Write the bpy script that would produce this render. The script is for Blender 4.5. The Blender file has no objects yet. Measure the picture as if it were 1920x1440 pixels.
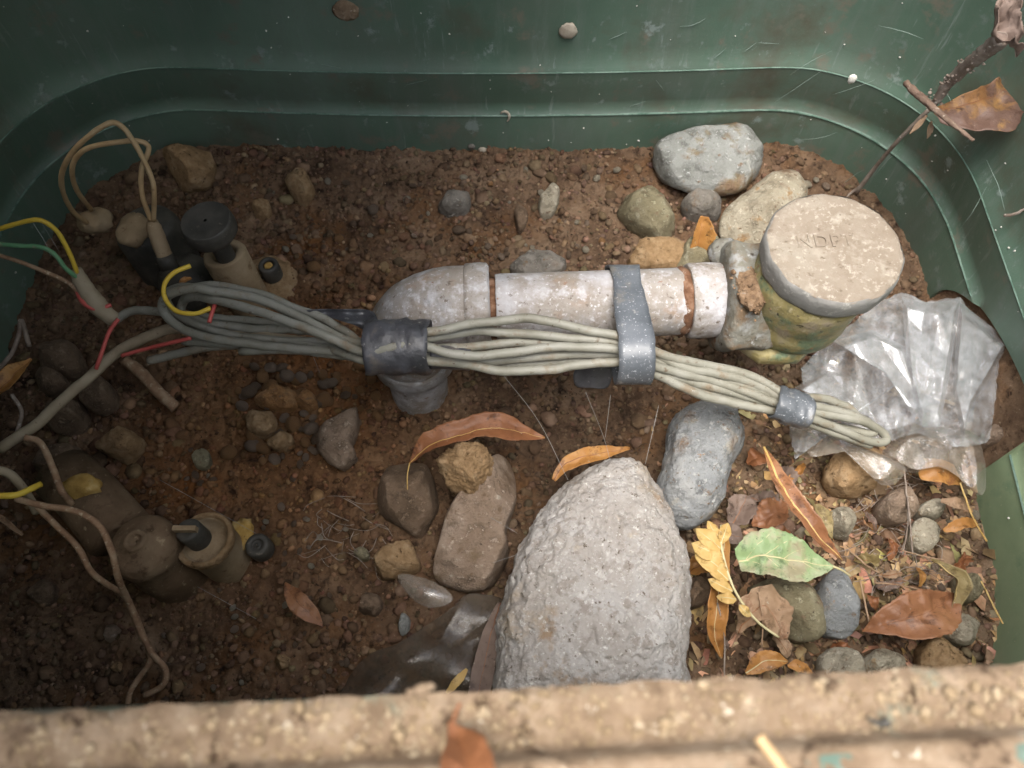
import bpy, bmesh, math, random
import numpy as np
from math import sin, cos, pi, radians, sqrt, atan2
from mathutils import Vector

sc = bpy.context.scene
COL = sc.collection
random.seed(11)
RNG = np.random.RandomState(5)

# ------------------------------------------------------------------ camera
TH = radians(27.0)
FPX = 1450.0
CAM = np.array((0.0, 0.0, 0.40))
cd = bpy.data.cameras.new('camera')
cd.sensor_width = 36.0
cd.lens = 36.0 * FPX / 1920.0
cd.clip_start = 0.01
cd.clip_end = 200.0
cd.dof.use_dof = True
cd.dof.focus_distance = 0.39
cd.dof.aperture_fstop = 15.0
cam = bpy.data.objects.new('camera', cd)
COL.objects.link(cam)
cam.location = CAM
cam.rotation_euler = (TH, 0, 0)
sc.camera = cam

# ------------------------------------------------------------------ world, sun, exposure
SUN_EL, SUN_AZ = radians(79), radians(205)
w = bpy.data.worlds.new('World')
sc.world = w
w.use_nodes = True
wn, wl = w.node_tree.nodes, w.node_tree.links
bg = wn['Background']
sky = wn.new('ShaderNodeTexSky')
sky.sky_type = 'NISHITA'
sky.sun_disc = False
sky.sun_elevation = SUN_EL
sky.sun_rotation = SUN_AZ
sky.air_density = 1.0
sky.dust_density = 3.0
hs = wn.new('ShaderNodeHueSaturation')
hs.inputs['Saturation'].default_value = 0.35
wl.new(sky.outputs[0], hs.inputs['Color'])
wl.new(hs.outputs[0], bg.inputs[0])
bg.inputs[1].default_value = 0.15
sd = bpy.data.lights.new('sun', 'SUN')
sd.energy = 1.2
sd.angle = radians(40)
sd.color = (1.0, 0.94, 0.84)
so = bpy.data.objects.new('sun', sd)
COL.objects.link(so)
sv = Vector((sin(SUN_AZ) * cos(SUN_EL), cos(SUN_AZ) * cos(SUN_EL), sin(SUN_EL)))
so.rotation_euler = sv.to_track_quat('Z', 'Y').to_euler()
vs = sc.view_settings
vs.view_transform = 'Standard'
vs.look = 'None'
vs.exposure = 1.93
vs.gamma = 1.0
vs.use_curve_mapping = False

# ------------------------------------------------------------------ maths helpers
_perm = np.random.RandomState(3).permutation(256)
_perm = np.concatenate([_perm, _perm, _perm])
_g = np.random.RandomState(4).normal(size=(256, 3))
_g /= np.linalg.norm(_g, axis=1)[:, None]


def pn(p):
    p = np.asarray(p, float)
    i = np.floor(p).astype(int)
    f = p - i
    i &= 255
    u = f * f * f * (f * (f * 6 - 15) + 10)
    out = 0
    for dx in (0, 1):
        for dy in (0, 1):
            for dz in (0, 1):
                h = _perm[_perm[_perm[(i[:, 0] + dx) & 255] + ((i[:, 1] + dy) & 255)] + ((i[:, 2] + dz) & 255)]
                d = f - np.array((dx, dy, dz))
                wgt = (u[:, 0] if dx else 1 - u[:, 0]) * (u[:, 1] if dy else 1 - u[:, 1]) * (u[:, 2] if dz else 1 - u[:, 2])
                out = out + wgt * (d * _g[h]).sum(1)
    return out


def fbm(p, o=4, gain=0.5):
    p = np.asarray(p, float)
    a, s, t = 1.0, 0, 0
    for k in range(o):
        s = s + a * pn(p * 2 ** k + 17.3 * k)
        a *= gain
    return s


RX = np.array((1.0, 0, 0)); UP = np.array((0, cos(TH), sin(TH))); FW = np.array((0, sin(TH), -cos(TH)))


def ray(px, py):
    return FW + (px - 960) / FPX * RX + (720 - py) / FPX * UP


def P(px, py, z):
    d = ray(px, py)
    return CAM + d * ((z - CAM[2]) / d[2])


def PY(px, py, y):
    d = ray(px, py)
    return CAM + d * (y / d[1])


def pxs(p):
    return ((np.asarray(p) - CAM) @ FW) / FPX     # metres per photo pixel at p


def soil_h(x, y, fine=True):
    x = np.atleast_1d(np.asarray(x, float)); y = np.atleast_1d(np.asarray(y, float))
    q = np.stack([x, y, x * 0], 1)
    h = 0.004 * fbm(q * 14, 2)
    h = h - 0.026 * np.exp(-(((x - 0.03) / 0.06) ** 2 + ((y - 0.165) / 0.038) ** 2))
    h = h - 0.006 * np.exp(-(((x + 0.17) / 0.09) ** 2 + ((y - 0.09) / 0.07) ** 2))
    h = h + 0.005 * np.exp(-(((x - 0.2) / 0.06) ** 2 + ((y - 0.08) / 0.06) ** 2))
    h = h + 0.006 * np.clip((y - 0.33) / 0.05, 0, 1)
    h = h + np.clip((x - 0.2592) * 7, 0, 0.16)
    if fine:
        n1 = fbm(q * 70 + 3, 3)
        h = h + 0.0046 * n1 + 0.0030 * np.abs(fbm(q * 170, 4)) + 0.0006 * fbm(q * 900, 2)
        h = h - 0.0026
        cl = pn(q * 190 + 40)
        h = h + 0.0022 * np.clip(cl + 0.05, 0, 1) ** 0.6 + 0.0012 * np.clip(pn(q * 420 + 7), 0, 1) ** 0.6
    return h


def S(px, py, dz=0.0):
    z = 0.0
    for _ in range(4):
        p = P(px, py, z)
        z = float(soil_h(p[0], p[1], False)[0])
    return P(px, py, z + dz)


def crom(pts, n, closed=False):
    pts = [np.asarray(p, float) for p in pts]
    m = len(pts)
    out = []
    segs = m if closed else m - 1
    for k in range(segs):
        if closed:
            a, b, c, d = pts[(k - 1) % m], pts[k], pts[(k + 1) % m], pts[(k + 2) % m]
        else:
            b, c = pts[k], pts[k + 1]
            a = pts[k - 1] if k > 0 else 2 * b - c
            d = pts[k + 2] if k + 2 < m else 2 * c - b
        for i in range(n):
            t = i / n
            out.append(0.5 * ((2 * b) + (-a + c) * t + (2 * a - 5 * b + 4 * c - d) * t * t + (-a + 3 * b - 3 * c + d) * t ** 3))
    if not closed:
        out.append(pts[-1])
    return np.array(out)


def resample(poly, n, closed=False):
    p = np.asarray(poly)
    if closed:
        p = np.vstack([p, p[:1]])
    s = np.concatenate([[0], np.cumsum(np.linalg.norm(np.diff(p, axis=0), axis=1))])
    t = np.linspace(0, s[-1], n + 1 if closed else n)
    if closed:
        t = t[:-1]
    return np.stack([np.interp(t, s, p[:, k]) for k in range(p.shape[1])], 1)


# ------------------------------------------------------------------ object helpers
def obj(name, v, f, mat, parent=None, smooth=True):
    me = bpy.data.meshes.new(name)
    me.from_pydata([tuple(map(float, a)) for a in v], [], [tuple(map(int, a)) for a in f])
    me.update()
    if smooth:
        me.polygons.foreach_set('use_smooth', [True] * len(me.polygons))
    if mat:
        me.materials.append(mat)
    o = bpy.data.objects.new(name, me)
    COL.objects.link(o)
    if parent:
        o.parent = parent
        o.matrix_parent_inverse = parent.matrix_world.inverted() if False else o.matrix_parent_inverse
        o.location = -Vector(parent_world(parent))
    return o


def parent_world(o):
    v = Vector(o.location)
    p = o.parent
    while p:
        v = v + p.location
        p = p.parent
    return v


def tag(o, label=None, cat=None, group=None, kind=None):
    if label: o['label'] = label
    if cat: o['category'] = cat
    if group: o['group'] = group
    if kind: o['kind'] = kind
    return o


def thing(name, label, cat, loc=(0, 0, 0), group=None):
    o = bpy.data.objects.new(name, None)
    COL.objects.link(o)
    o.empty_display_size = 0.01
    o.location = [float(a) for a in loc]
    return tag(o, label, cat, group)


def grid_faces(nu, nv, cu=False, off=0):
    f = []
    for i in range(nu if cu else nu - 1):
        a, b = i, (i + 1) % nu
        for j in range(nv - 1):
            f.append((off + a * nv + j, off + b * nv + j, off + b * nv + j + 1, off + a * nv + j + 1))
    return f


def tube_mesh(pts, r, seg=8, jitter=0.0, flat=None, caps=True):
    pts = np.asarray(pts, float)
    n = len(pts)
    rr = np.full(n, r) if np.isscalar(r) else np.interp(np.linspace(0, 1, n), np.linspace(0, 1, len(r)), r)
    T = np.gradient(pts, axis=0)
    T /= np.linalg.norm(T, axis=1)[:, None] + 1e-12
    u = np.cross(T[0], (0, 0, 1.0))
    if np.linalg.norm(u) < 1e-3:
        u = np.cross(T[0], (0, 1.0, 0))
    u /= np.linalg.norm(u)
    V = []
    for i in range(n):
        u = u - T[i] * (u @ T[i]); u /= np.linalg.norm(u)
        b = np.cross(T[i], u)
        for k in range(seg):
            a = 2 * pi * k / seg
            V.append(pts[i] + rr[i] * (cos(a) * u + sin(a) * b * (flat or 1.0)))
    V = np.array(V)
    if jitter:
        V = V + jitter * np.stack([fbm(V * 350 + s, 2) for s in (0, 50, 90)], 1)
    F = []
    for i in range(n - 1):
        for k in range(seg):
            k2 = (k + 1) % seg
            F.append((i * seg + k, i * seg + k2, (i + 1) * seg + k2, (i + 1) * seg + k))
    if caps:
        F.append(tuple(range(seg - 1, -1, -1)))
        F.append(tuple((n - 1) * seg + k for k in range(seg)))
    return V, F


def tube(name, pts, r, mat, parent=None, seg=8, jitter=0.0, flat=None):
    V, F = tube_mesh(pts, r, seg, jitter, flat)
    return obj(name, V, F, mat, parent)


def wire(name, pp, r, mat, parent=None, seg=8, n=7, jitter=0.0):
    """pp = (px, py, z) points on the photograph with their height above the soil"""
    return tube(name, crom([P(*a) for a in pp], n), r, mat, parent, seg, jitter)


def lathe_mesh(profile, origin, axis=(0, 0, 1), seg=32, noise=0.0, nscale=120, facets=None, sub=1):
    ax = np.asarray(axis, float); ax /= np.linalg.norm(ax)
    u = np.cross(ax, (0, 1, 0.001)); u /= np.linalg.norm(u)
    b = np.cross(ax, u)
    prof = np.asarray(profile, float)
    if sub > 1:
        pr = []
        for k in range(len(prof) - 1):
            for i in range(sub):
                pr.append(prof[k] + (prof[k + 1] - prof[k]) * i / sub)
        pr.append(prof[-1]); prof = np.array(pr)
    V = []
    for k in range(seg):
        a = 2 * pi * k / seg
        m = 1.0
        if facets:
            h = pi / facets
            m = cos(h) / cos(((a + h) % (2 * h)) - h)
            m = m ** 0.72
        for r, z in prof:
            V.append(np.asarray(origin) + (r * m) * (cos(a) * u + sin(a) * b) + z * ax)
    V = np.array(V)
    if noise:
        c = np.asarray(origin)
        d = V - c; d = d / (np.linalg.norm(d, axis=1)[:, None] + 1e-9)
        V = V + d * (noise * fbm(V * nscale, 4))[:, None]
    F = grid_faces(seg, len(prof), True)
    return V, F


def lathe(name, profile, origin, mat, parent=None, **k):
    V, F = lathe_mesh(profile, origin, **k)
    return obj(name, V, F, mat, parent)


# ------------------------------------------------------------------ materials
def newmat(name):
    m = bpy.data.materials.new(name)
    m.use_nodes = True
    return m, m.node_tree.nodes, m.node_tree.links


def c4(c):
    return (c[0], c[1], c[2], 1.0)


def nmat(name, cols, scale=60, detail=6, layers=(), rough=0.8, bump=(), spec=0.5, metal=0.0, alpha=None,
         rough_var=0.0, transl=None, tint=False, coat=0.0, stretch=None, film=False):
    """cols: ramp colours over a noise; layers: (scale, lo, hi, colour, kind, stretch) masks; bump: (kind, scale, strength, distance)"""
    m, N, L = newmat(name)
    b = N['Principled BSDF']
    tc = N.new('ShaderNodeTexCoord')

    def coord(st):
        if not st:
            return tc.outputs['Object']
        mp = N.new('ShaderNodeMapping')
        mp.inputs['Scale'].default_value = st[:3]
        if len(st) > 3:
            mp.inputs['Rotation'].default_value = st[3:]
        L.new(tc.outputs['Object'], mp.inputs['Vector'])
        return mp.outputs[0]

    def noise(s, d=6, st=None, r=0.62, dist=0.0):
        n = N.new('ShaderNodeTexNoise')
        n.inputs['Scale'].default_value = s
        n.inputs['Detail'].default_value = d
        n.inputs['Roughness'].default_value = r
        n.inputs['Distortion'].default_value = dist
        L.new(coord(st), n.inputs['Vector'])
        return n.outputs['Fac']

    def ramp(src, stops):
        r = N.new('ShaderNodeValToRGB')
        el = r.color_ramp.elements
        while len(el) < len(stops):
            el.new(0.5)
        for e, (p, c) in zip(el, stops):
            e.position = p
            e.color = c4(c)
        L.new(src, r.inputs['Fac'])
        return r.outputs['Color']

    k = len(cols)
    col = ramp(noise(scale, detail, stretch), [(0.3 + 0.4 * i / max(1, k - 1), c) for i, c in enumerate(cols)])
    for ly in layers:
        s, lo, hi, c = ly[:4]
        kind = ly[4] if len(ly) > 4 else 'noise'
        st = ly[5] if len(ly) > 5 else None
        if kind == 'noise':
            src = noise(s, 7, st, 0.65)
        else:
            v = N.new('ShaderNodeTexVoronoi')
            v.inputs['Scale'].default_value = s
            v.feature = 'DISTANCE_TO_EDGE' if kind == 'edge' else 'F1'
            L.new(coord(st), v.inputs['Vector'])
            src = v.outputs['Distance']
        if lo < hi:
            mk = ramp(src, [(lo, (0, 0, 0)), (hi, (1, 1, 1))])
        else:
            mk = ramp(src, [(hi, (1, 1, 1)), (lo, (0, 0, 0))])
        mx = N.new('ShaderNodeMix'); mx.data_type = 'RGBA'
        L.new(mk, mx.inputs['Factor'])
        L.new(col, mx.inputs['A'])
        mx.inputs['B'].default_value = c4(c)
        col = mx.outputs['Result']
    if tint:
        at = N.new('ShaderNodeAttribute'); at.attribute_name = 'tint'
        mx = N.new('ShaderNodeMix'); mx.data_type = 'RGBA'; mx.blend_type = 'MULTIPLY'
        mx.inputs['Factor'].default_value = 1.0
        L.new(col, mx.inputs['A']); L.new(at.outputs['Color'], mx.inputs['B'])
        col = mx.outputs['Result']
    L.new(col, b.inputs['Base Color'])
    b.inputs['Roughness'].default_value = rough
    if rough_var:
        mr = N.new('ShaderNodeMapRange')
        mr.inputs['To Min'].default_value = max(0.03, rough - rough_var)
        mr.inputs['To Max'].default_value = min(1, rough + rough_var)
        L.new(noise(scale * 2.3, 4), mr.inputs['Value'])
        L.new(mr.outputs[0], b.inputs['Roughness'])
    b.inputs['Specular IOR Level'].default_value = spec
    b.inputs['Metallic'].default_value = metal
    b.inputs['Coat Weight'].default_value = coat
    prev = None
    for kind, s, stg, dist in bump:
        bn = N.new('ShaderNodeBump')
        bn.inputs['Strength'].default_value = stg
        bn.inputs['Distance'].default_value = dist
        if kind == 'noise':
            src = noise(s, 8, None, 0.65)
        elif kind == 'pits':
            src = ramp(noise(s, 3), [(0.34, (0, 0, 0)), (0.46, (1, 1, 1))])
        else:
            v = N.new('ShaderNodeTexVoronoi'); v.inputs['Scale'].default_value = s
            L.new(tc.outputs['Object'], v.inputs['Vector'])
            src = v.outputs['Distance']
        L.new(src, bn.inputs['Height'])
        if prev:
            L.new(prev, bn.inputs['Normal'])
        prev = bn.outputs[0]
    if prev:
        L.new(prev, b.inputs['Normal'])
    out = N['Material Output']
    if alpha is not None:
        if not np.isscalar(alpha) and alpha[0] == 'edge':
            v = N.new('ShaderNodeTexVoronoi'); v.feature = 'DISTANCE_TO_EDGE'
            v.inputs['Scale'].default_value = alpha[3]
            L.new(coord(alpha[5] if len(alpha) > 5 else None), v.inputs['Vector'])
            mr = N.new('ShaderNodeMapRange')
            mr.inputs['From Min'].default_value = 0.0; mr.inputs['From Max'].default_value = alpha[4]
            mr.inputs['To Min'].default_value = alpha[2]; mr.inputs['To Max'].default_value = alpha[1]
            L.new(v.outputs['Distance'], mr.inputs['Value'])
            mn = N.new('ShaderNodeMath'); mn.operation = 'MULTIPLY_ADD'
            L.new(noise(alpha[3] * 0.5, 4), mn.inputs[0]); mn.inputs[1].default_value = 0.3
            ad = N.new('ShaderNodeMath'); ad.operation = 'SUBTRACT'
            L.new(mr.outputs[0], ad.inputs[0]); ad.inputs[1].default_value = 0.15
            L.new(ad.outputs[0], mn.inputs[2])
            mn.use_clamp = True
            L.new(mn.outputs[0], b.inputs['Alpha'])
        elif np.isscalar(alpha):
            b.inputs['Alpha'].default_value = alpha
        else:
            mr = N.new('ShaderNodeMapRange')
            mr.inputs['From Min'].default_value = 0.35; mr.inputs['From Max'].default_value = 0.65
            mr.inputs['To Min'].default_value = alpha[0]; mr.inputs['To Max'].default_value = alpha[1]
            L.new(noise(alpha[2], 5, alpha[3] if len(alpha) > 3 else None), mr.inputs['Value'])
            L.new(mr.outputs[0], b.inputs['Alpha'])
    if film:
        gl = N.new('ShaderNodeBsdfGlossy'); gl.inputs['Roughness'].default_value = 0.16
        if prev:
            L.new(prev, gl.inputs['Normal'])
        fr = N.new('ShaderNodeLayerWeight'); fr.inputs['Blend'].default_value = 0.30
        ml = N.new('ShaderNodeMath'); ml.operation = 'MULTIPLY_ADD'; ml.inputs[1].default_value = 0.45; ml.inputs[2].default_value = 0.05; ml.use_clamp = True
        L.new(fr.outputs['Facing'], ml.inputs[0])
        ms = N.new('ShaderNodeMixShader')
        L.new(ml.outputs[0], ms.inputs[0]); L.new(b.outputs[0], ms.inputs[1]); L.new(gl.outputs[0], ms.inputs[2])
        L.new(ms.outputs[0], out.inputs['Surface'])
    if transl:
        t = N.new('ShaderNodeBsdfTranslucent')
        L.new(col, t.inputs['Color'])
        ms = N.new('ShaderNodeMixShader'); ms.inputs[0].default_value = transl
        L.new(b.outputs[0], ms.inputs[1]); L.new(t.outputs[0], ms.inputs[2])
        L.new(ms.outputs[0], out.inputs['Surface'])
    return m


SOILC = [(0.060, 0.035, 0.021), (0.140, 0.087, 0.053), (0.228, 0.156, 0.102)]
M = {}
M['soil'] = nmat('soil', SOILC, 26, 8, [(180, 0.55, 0.72, (0.20, 0.125, 0.075)), (420, 0.62, 0.70, (0.26, 0.19, 0.13)), (12, 0.50, 0.66, (0.150, 0.070, 0.026)), (90, 0.45, 0.33, (0.026, 0.014, 0.008)), (320, 0.40, 0.32, (0.022, 0.012, 0.007)), (700, 0.68, 0.72, (0.36, 0.29, 0.21))],
                 0.95, [('noise', 300, 1.0, 0.0020), ('noise', 1100, 0.8, 0.0008)], 0.25, tint=True)
M['crumb'] = nmat('soil_crumb', SOILC, 60, 6, [(500, 0.6, 0.7, (0.24, 0.17, 0.11))], 0.95, [('noise', 900, 0.8, 0.0008)], 0.25, tint=True)
M['ground'] = nmat('garden_ground', [(0.10, 0.07, 0.045), (0.17, 0.125, 0.08), (0.24, 0.18, 0.12)], 8, 10, [(40, 0.55, 0.7, (0.12, 0.10, 0.05))], 0.95, [('noise', 60, 0.8, 0.01)], 0.2)
M['green'] = nmat('green_plastic', [(0.062, 0.108, 0.076), (0.092, 0.148, 0.108), (0.130, 0.190, 0.146)], 7, 5,
                  [(18, 0.46, 0.70, (0.105, 0.135, 0.105), 'noise', (1, 1, 0.5)),
                   (110, 0.50, 0.74, (0.125, 0.165, 0.135), 'noise', (1, 1, 0.14)),
                   (60, 0.60, 0.74, (0.17, 0.21, 0.19)),
                   (150, 0.62, 0.70, (0.165, 0.21, 0.18), 'noise', (1.2, 1.2, 0.10, 0.35, 0.6, 0.5)),
                   (170, 0.64, 0.71, (0.165, 0.21, 0.185), 'noise', (1.2, 1.2, 0.08, -0.5, -0.7, 0.2)),
                   (9, 0.54, 0.68, (0.095, 0.085, 0.058)), (34, 0.58, 0.66, (0.15, 0.145, 0.11)), (55, 0.62, 0.68, (0.20, 0.25, 0.225)),
                   (420, 0.62, 0.72, (0.13, 0.14, 0.11)),
                   (700, 0.70, 0.74, (0.38, 0.38, 0.32))], 0.45,
                  [('noise', 60, 0.25, 0.001), ('noise', 700, 0.25, 0.0004)], 0.5, rough_var=0.15)
M['greendust_lit'] = nmat('dusty_lit_green_plastic', [(0.169, 0.240, 0.137), (0.234, 0.305, 0.182), (0.286, 0.345, 0.215)], 14, 6,
                      [(40, 0.54, 0.70, (0.130, 0.215, 0.130)), (500, 0.66, 0.70, (0.468, 0.442, 0.312))], 0.6, [('noise', 300, 0.4, 0.0005)], 0.4)
M['greenline'] = nmat('scuffed_green_plastic', [(0.09, 0.16, 0.12), (0.20, 0.28, 0.23)], 60, 5, [(120, 0.44, 0.58, (0.06, 0.12, 0.085))], 0.6, [('noise', 700, 0.4, 0.0004)])
M['mud'] = nmat('dried_mud', [(0.121, 0.080, 0.048), (0.214, 0.149, 0.095), (0.298, 0.226, 0.157)], 110, 9,
                [(300, 0.60, 0.70, (0.419, 0.338, 0.234)), (160, 0.42, 0.34, (0.060, 0.036, 0.020)), (420, 0.64, 0.69, (0.500, 0.436, 0.338)), (45, 0.62, 0.70, (0.161, 0.194, 0.146))],
                0.92, [('noise', 350, 0.9, 0.0015)], 0.3)
M['mudgrain'] = nmat('mud_grain', [(0.195, 0.135, 0.075), (0.285, 0.210, 0.128), (0.375, 0.300, 0.203)], 180, 4, [], 0.9, [('noise', 700, 0.6, 0.0008)], 0.3)
M['galv'] = nmat('galvanised_steel', [(0.205, 0.168, 0.135), (0.265, 0.235, 0.205), (0.28, 0.275, 0.28)], 60, 9,
                 [(40, 0.55, 0.66, (0.27, 0.195, 0.14)), (32, 0.48, 0.68, (0.42, 0.41, 0.43)), (130, 0.52, 0.72, (0.48, 0.47, 0.49)), (420, 0.58, 0.70, (0.56, 0.55, 0.57)),
                  (110, 0.645, 0.70, (0.20, 0.09, 0.045)), (260, 0.39, 0.33, (0.13, 0.10, 0.08))],
                 0.62, [('noise', 140, 0.8, 0.0014), ('noise', 500, 0.7, 0.0007)], 0.6, rough_var=0.2)
M['rust'] = nmat('rusty_thread', [(0.06, 0.028, 0.016), (0.14, 0.068, 0.036), (0.26, 0.155, 0.10)], 150, 8, [(260, 0.6, 0.68, (0.5, 0.45, 0.40))], 0.9, [('noise', 700, 0.9, 0.001)], 0.3)
M['cap'] = nmat('cream_crust', [(0.169, 0.132, 0.096), (0.211, 0.172, 0.132), (0.246, 0.214, 0.169)], 60, 9,
                [(110, 0.54, 0.66, (0.274, 0.238, 0.189)), (380, 0.55, 0.66, (0.329, 0.290, 0.235)), (210, 0.42, 0.34, (0.137, 0.104, 0.074)), (330, 0.70, 0.73, (0.050, 0.038, 0.030))],
                0.85, [('noise', 330, 0.7, 0.0009), ('noise', 1200, 0.6, 0.0005)], 0.35)
M['capside'] = nmat('cap_side', [(0.166, 0.159, 0.144), (0.227, 0.221, 0.208), (0.282, 0.269, 0.250)], 70, 8, [(200, 0.58, 0.68, (0.441, 0.422, 0.380))], 0.7, [('noise', 420, 0.7, 0.0008)], 0.45)
M['brass'] = nmat('dirty_brass', [(0.13, 0.125, 0.065), (0.25, 0.205, 0.085), (0.31, 0.275, 0.15)], 90, 8,
                  [(70, 0.51, 0.60, (0.125, 0.165, 0.095)), (45, 0.54, 0.64, (0.27, 0.22, 0.155)), (190, 0.58, 0.67, (0.40, 0.35, 0.22)), (280, 0.62, 0.67, (0.06, 0.045, 0.03)), (150, 0.60, 0.68, (0.20, 0.125, 0.06))],
                  0.5, [('noise', 150, 0.8, 0.0016), ('noise', 500, 0.6, 0.0006)], 0.5, metal=0.15, rough_var=0.15)
M['nut'] = nmat('union_metal', [(0.115, 0.105, 0.080), (0.175, 0.165, 0.135), (0.225, 0.225, 0.205)], 80, 9,
                [(60, 0.50, 0.62, (0.165, 0.110, 0.065)), (130, 0.55, 0.66, (0.27, 0.27, 0.26)), (300, 0.62, 0.70, (0.36, 0.36, 0.35)), (200, 0.40, 0.33, (0.06, 0.045, 0.033)), (110, 0.64, 0.70, (0.16, 0.075, 0.04))],
                0.78, [('noise', 150, 0.9, 0.0016), ('noise', 500, 0.8, 0.0007)], 0.4)
M['mudpatch'] = nmat('mud_patch', [(0.07, 0.045, 0.03), (0.19, 0.12, 0.07), (0.30, 0.21, 0.14)], 260, 6, [], 0.95, [('noise', 700, 1.0, 0.0012)], 0.2)
M['cable'] = nmat('grey_cable', [(0.161, 0.149, 0.113), (0.222, 0.214, 0.174), (0.267, 0.258, 0.222)], 60, 6,
                  [(90, 0.56, 0.68, (0.189, 0.149, 0.101)), (220, 0.60, 0.68, (0.121, 0.088, 0.056)), (420, 0.66, 0.71, (0.081, 0.053, 0.032)), (500, 0.67, 0.71, (0.363, 0.347, 0.307))], 0.55, [('noise', 500, 0.35, 0.0004)], 0.45)
M['cable2'] = nmat('dusty_tan_cable', [(0.21, 0.16, 0.10), (0.31, 0.25, 0.17), (0.36, 0.30, 0.21)], 60, 6,
                   [(300, 0.64, 0.72, (0.13, 0.08, 0.045))], 0.7, [('noise', 500, 0.4, 0.0004)], 0.35)
M['tan_wire'] = nmat('tan_wire', [(0.33, 0.21, 0.10), (0.46, 0.31, 0.16), (0.52, 0.38, 0.22)], 80, 5, [(260, 0.62, 0.72, (0.22, 0.13, 0.06))], 0.6, [('noise', 600, 0.3, 0.0003)], 0.4)
M['root_wire'] = nmat('brown_wire', [(0.17, 0.09, 0.05), (0.28, 0.17, 0.10), (0.40, 0.29, 0.19)], 140, 6, [(380, 0.58, 0.66, (0.50, 0.40, 0.28))], 0.75, [('noise', 600, 0.5, 0.0004)], 0.35)
M['red_wire'] = nmat('red_wire', [(0.42, 0.06, 0.05), (0.52, 0.11, 0.09)], 90, 4, [(300, 0.64, 0.72, (0.25, 0.12, 0.08))], 0.5, [], 0.45)
M['yellow_wire'] = nmat('yellow_wire', [(0.58, 0.37, 0.03), (0.66, 0.48, 0.06)], 90, 4, [(300, 0.62, 0.7, (0.3, 0.2, 0.08))], 0.5, [], 0.45)
M['green_wire'] = nmat('green_wire', [(0.08, 0.22, 0.10), (0.14, 0.31, 0.16)], 90, 4, [(250, 0.55, 0.7, (0.25, 0.22, 0.15))], 0.5, [], 0.45)
M['tape'] = nmat('dusty_black_tape', [(0.028, 0.028, 0.030), (0.050, 0.050, 0.056), (0.085, 0.085, 0.095)], 60, 8,
                 [(330, 0.62, 0.70, (0.26, 0.25, 0.24)), (60, 0.58, 0.70, (0.14, 0.12, 0.10))], 0.36, [('noise', 90, 0.5, 0.0016), ('noise', 600, 0.4, 0.0005)], 0.6, rough_var=0.15)
M['strap'] = nmat('grey_rubber_strap', [(0.050, 0.056, 0.064), (0.085, 0.094, 0.106), (0.13, 0.14, 0.155)], 50, 7,
                  [(900, 0.60, 0.67, (0.50, 0.51, 0.54)), (34, 0.58, 0.70, (0.20, 0.175, 0.14)), (140, 0.62, 0.70, (0.30, 0.29, 0.275))], 0.40, [('noise', 420, 0.4, 0.0005)], 0.6, rough_var=0.12)
M['black_plastic'] = nmat('dusty_black_plastic', [(0.030, 0.028, 0.024), (0.060, 0.055, 0.046), (0.10, 0.09, 0.075)], 60, 7,
                          [(300, 0.62, 0.72, (0.20, 0.17, 0.13))], 0.6, [('noise', 500, 0.5, 0.0004)], 0.4)
M['tan_plastic'] = nmat('muddy_tan_plastic', [(0.20, 0.135, 0.075), (0.29, 0.21, 0.125), (0.36, 0.275, 0.175)], 50, 7,
                        [(140, 0.58, 0.7, (0.15, 0.09, 0.045)), (300, 0.64, 0.7, (0.46, 0.38, 0.26))], 0.8, [('noise', 400, 0.6, 0.0007)], 0.3)
M['brown_plastic'] = nmat('muddy_brown_plastic', [(0.10, 0.062, 0.034), (0.155, 0.10, 0.058), (0.22, 0.155, 0.095)], 45, 8, [(120, 0.55, 0.66, (0.085, 0.05, 0.026)), (260, 0.60, 0.68, (0.30, 0.225, 0.14))], 0.75, [('noise', 160, 0.8, 0.0014), ('noise', 500, 0.6, 0.0006)], 0.3)
M['ochre'] = nmat('ochre_crust', [(0.30, 0.18, 0.05), (0.45, 0.28, 0.08), (0.55, 0.40, 0.18)], 130, 7, [(380, 0.62, 0.7, (0.16, 0.09, 0.04))], 0.9, [('noise', 600, 0.8, 0.0008)], 0.2)


def stone_mat(name, cols, layers=(), rough=0.8, scale=45, b=0.8, fine=700, spec=0.4, mudc=(0.20, 0.13, 0.08)):
    lo_ = tuple(v * 0.62 for v in cols[0]); hi_ = tuple(min(0.75, v * 1.28) for v in cols[-1])
    layers = [(150, 0.50, 0.62, lo_), (300, 0.57, 0.66, hi_), (75, 0.56, 0.66, tuple(0.5 * (a + b_) for a, b_ in zip(cols[0], cols[-1])))] + list(layers) + [(26, 0.53, 0.63, mudc), (240, 0.60, 0.68, mudc), (500, 0.36, 0.30, (0.07, 0.045, 0.03))]
    return nmat(name, cols, scale, 9, layers, rough, [('noise', 90, 1.0, 0.0040), ('noise', 300, 1.0, 0.0016), ('noise', 1200, b, 0.0005)], spec)


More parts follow.
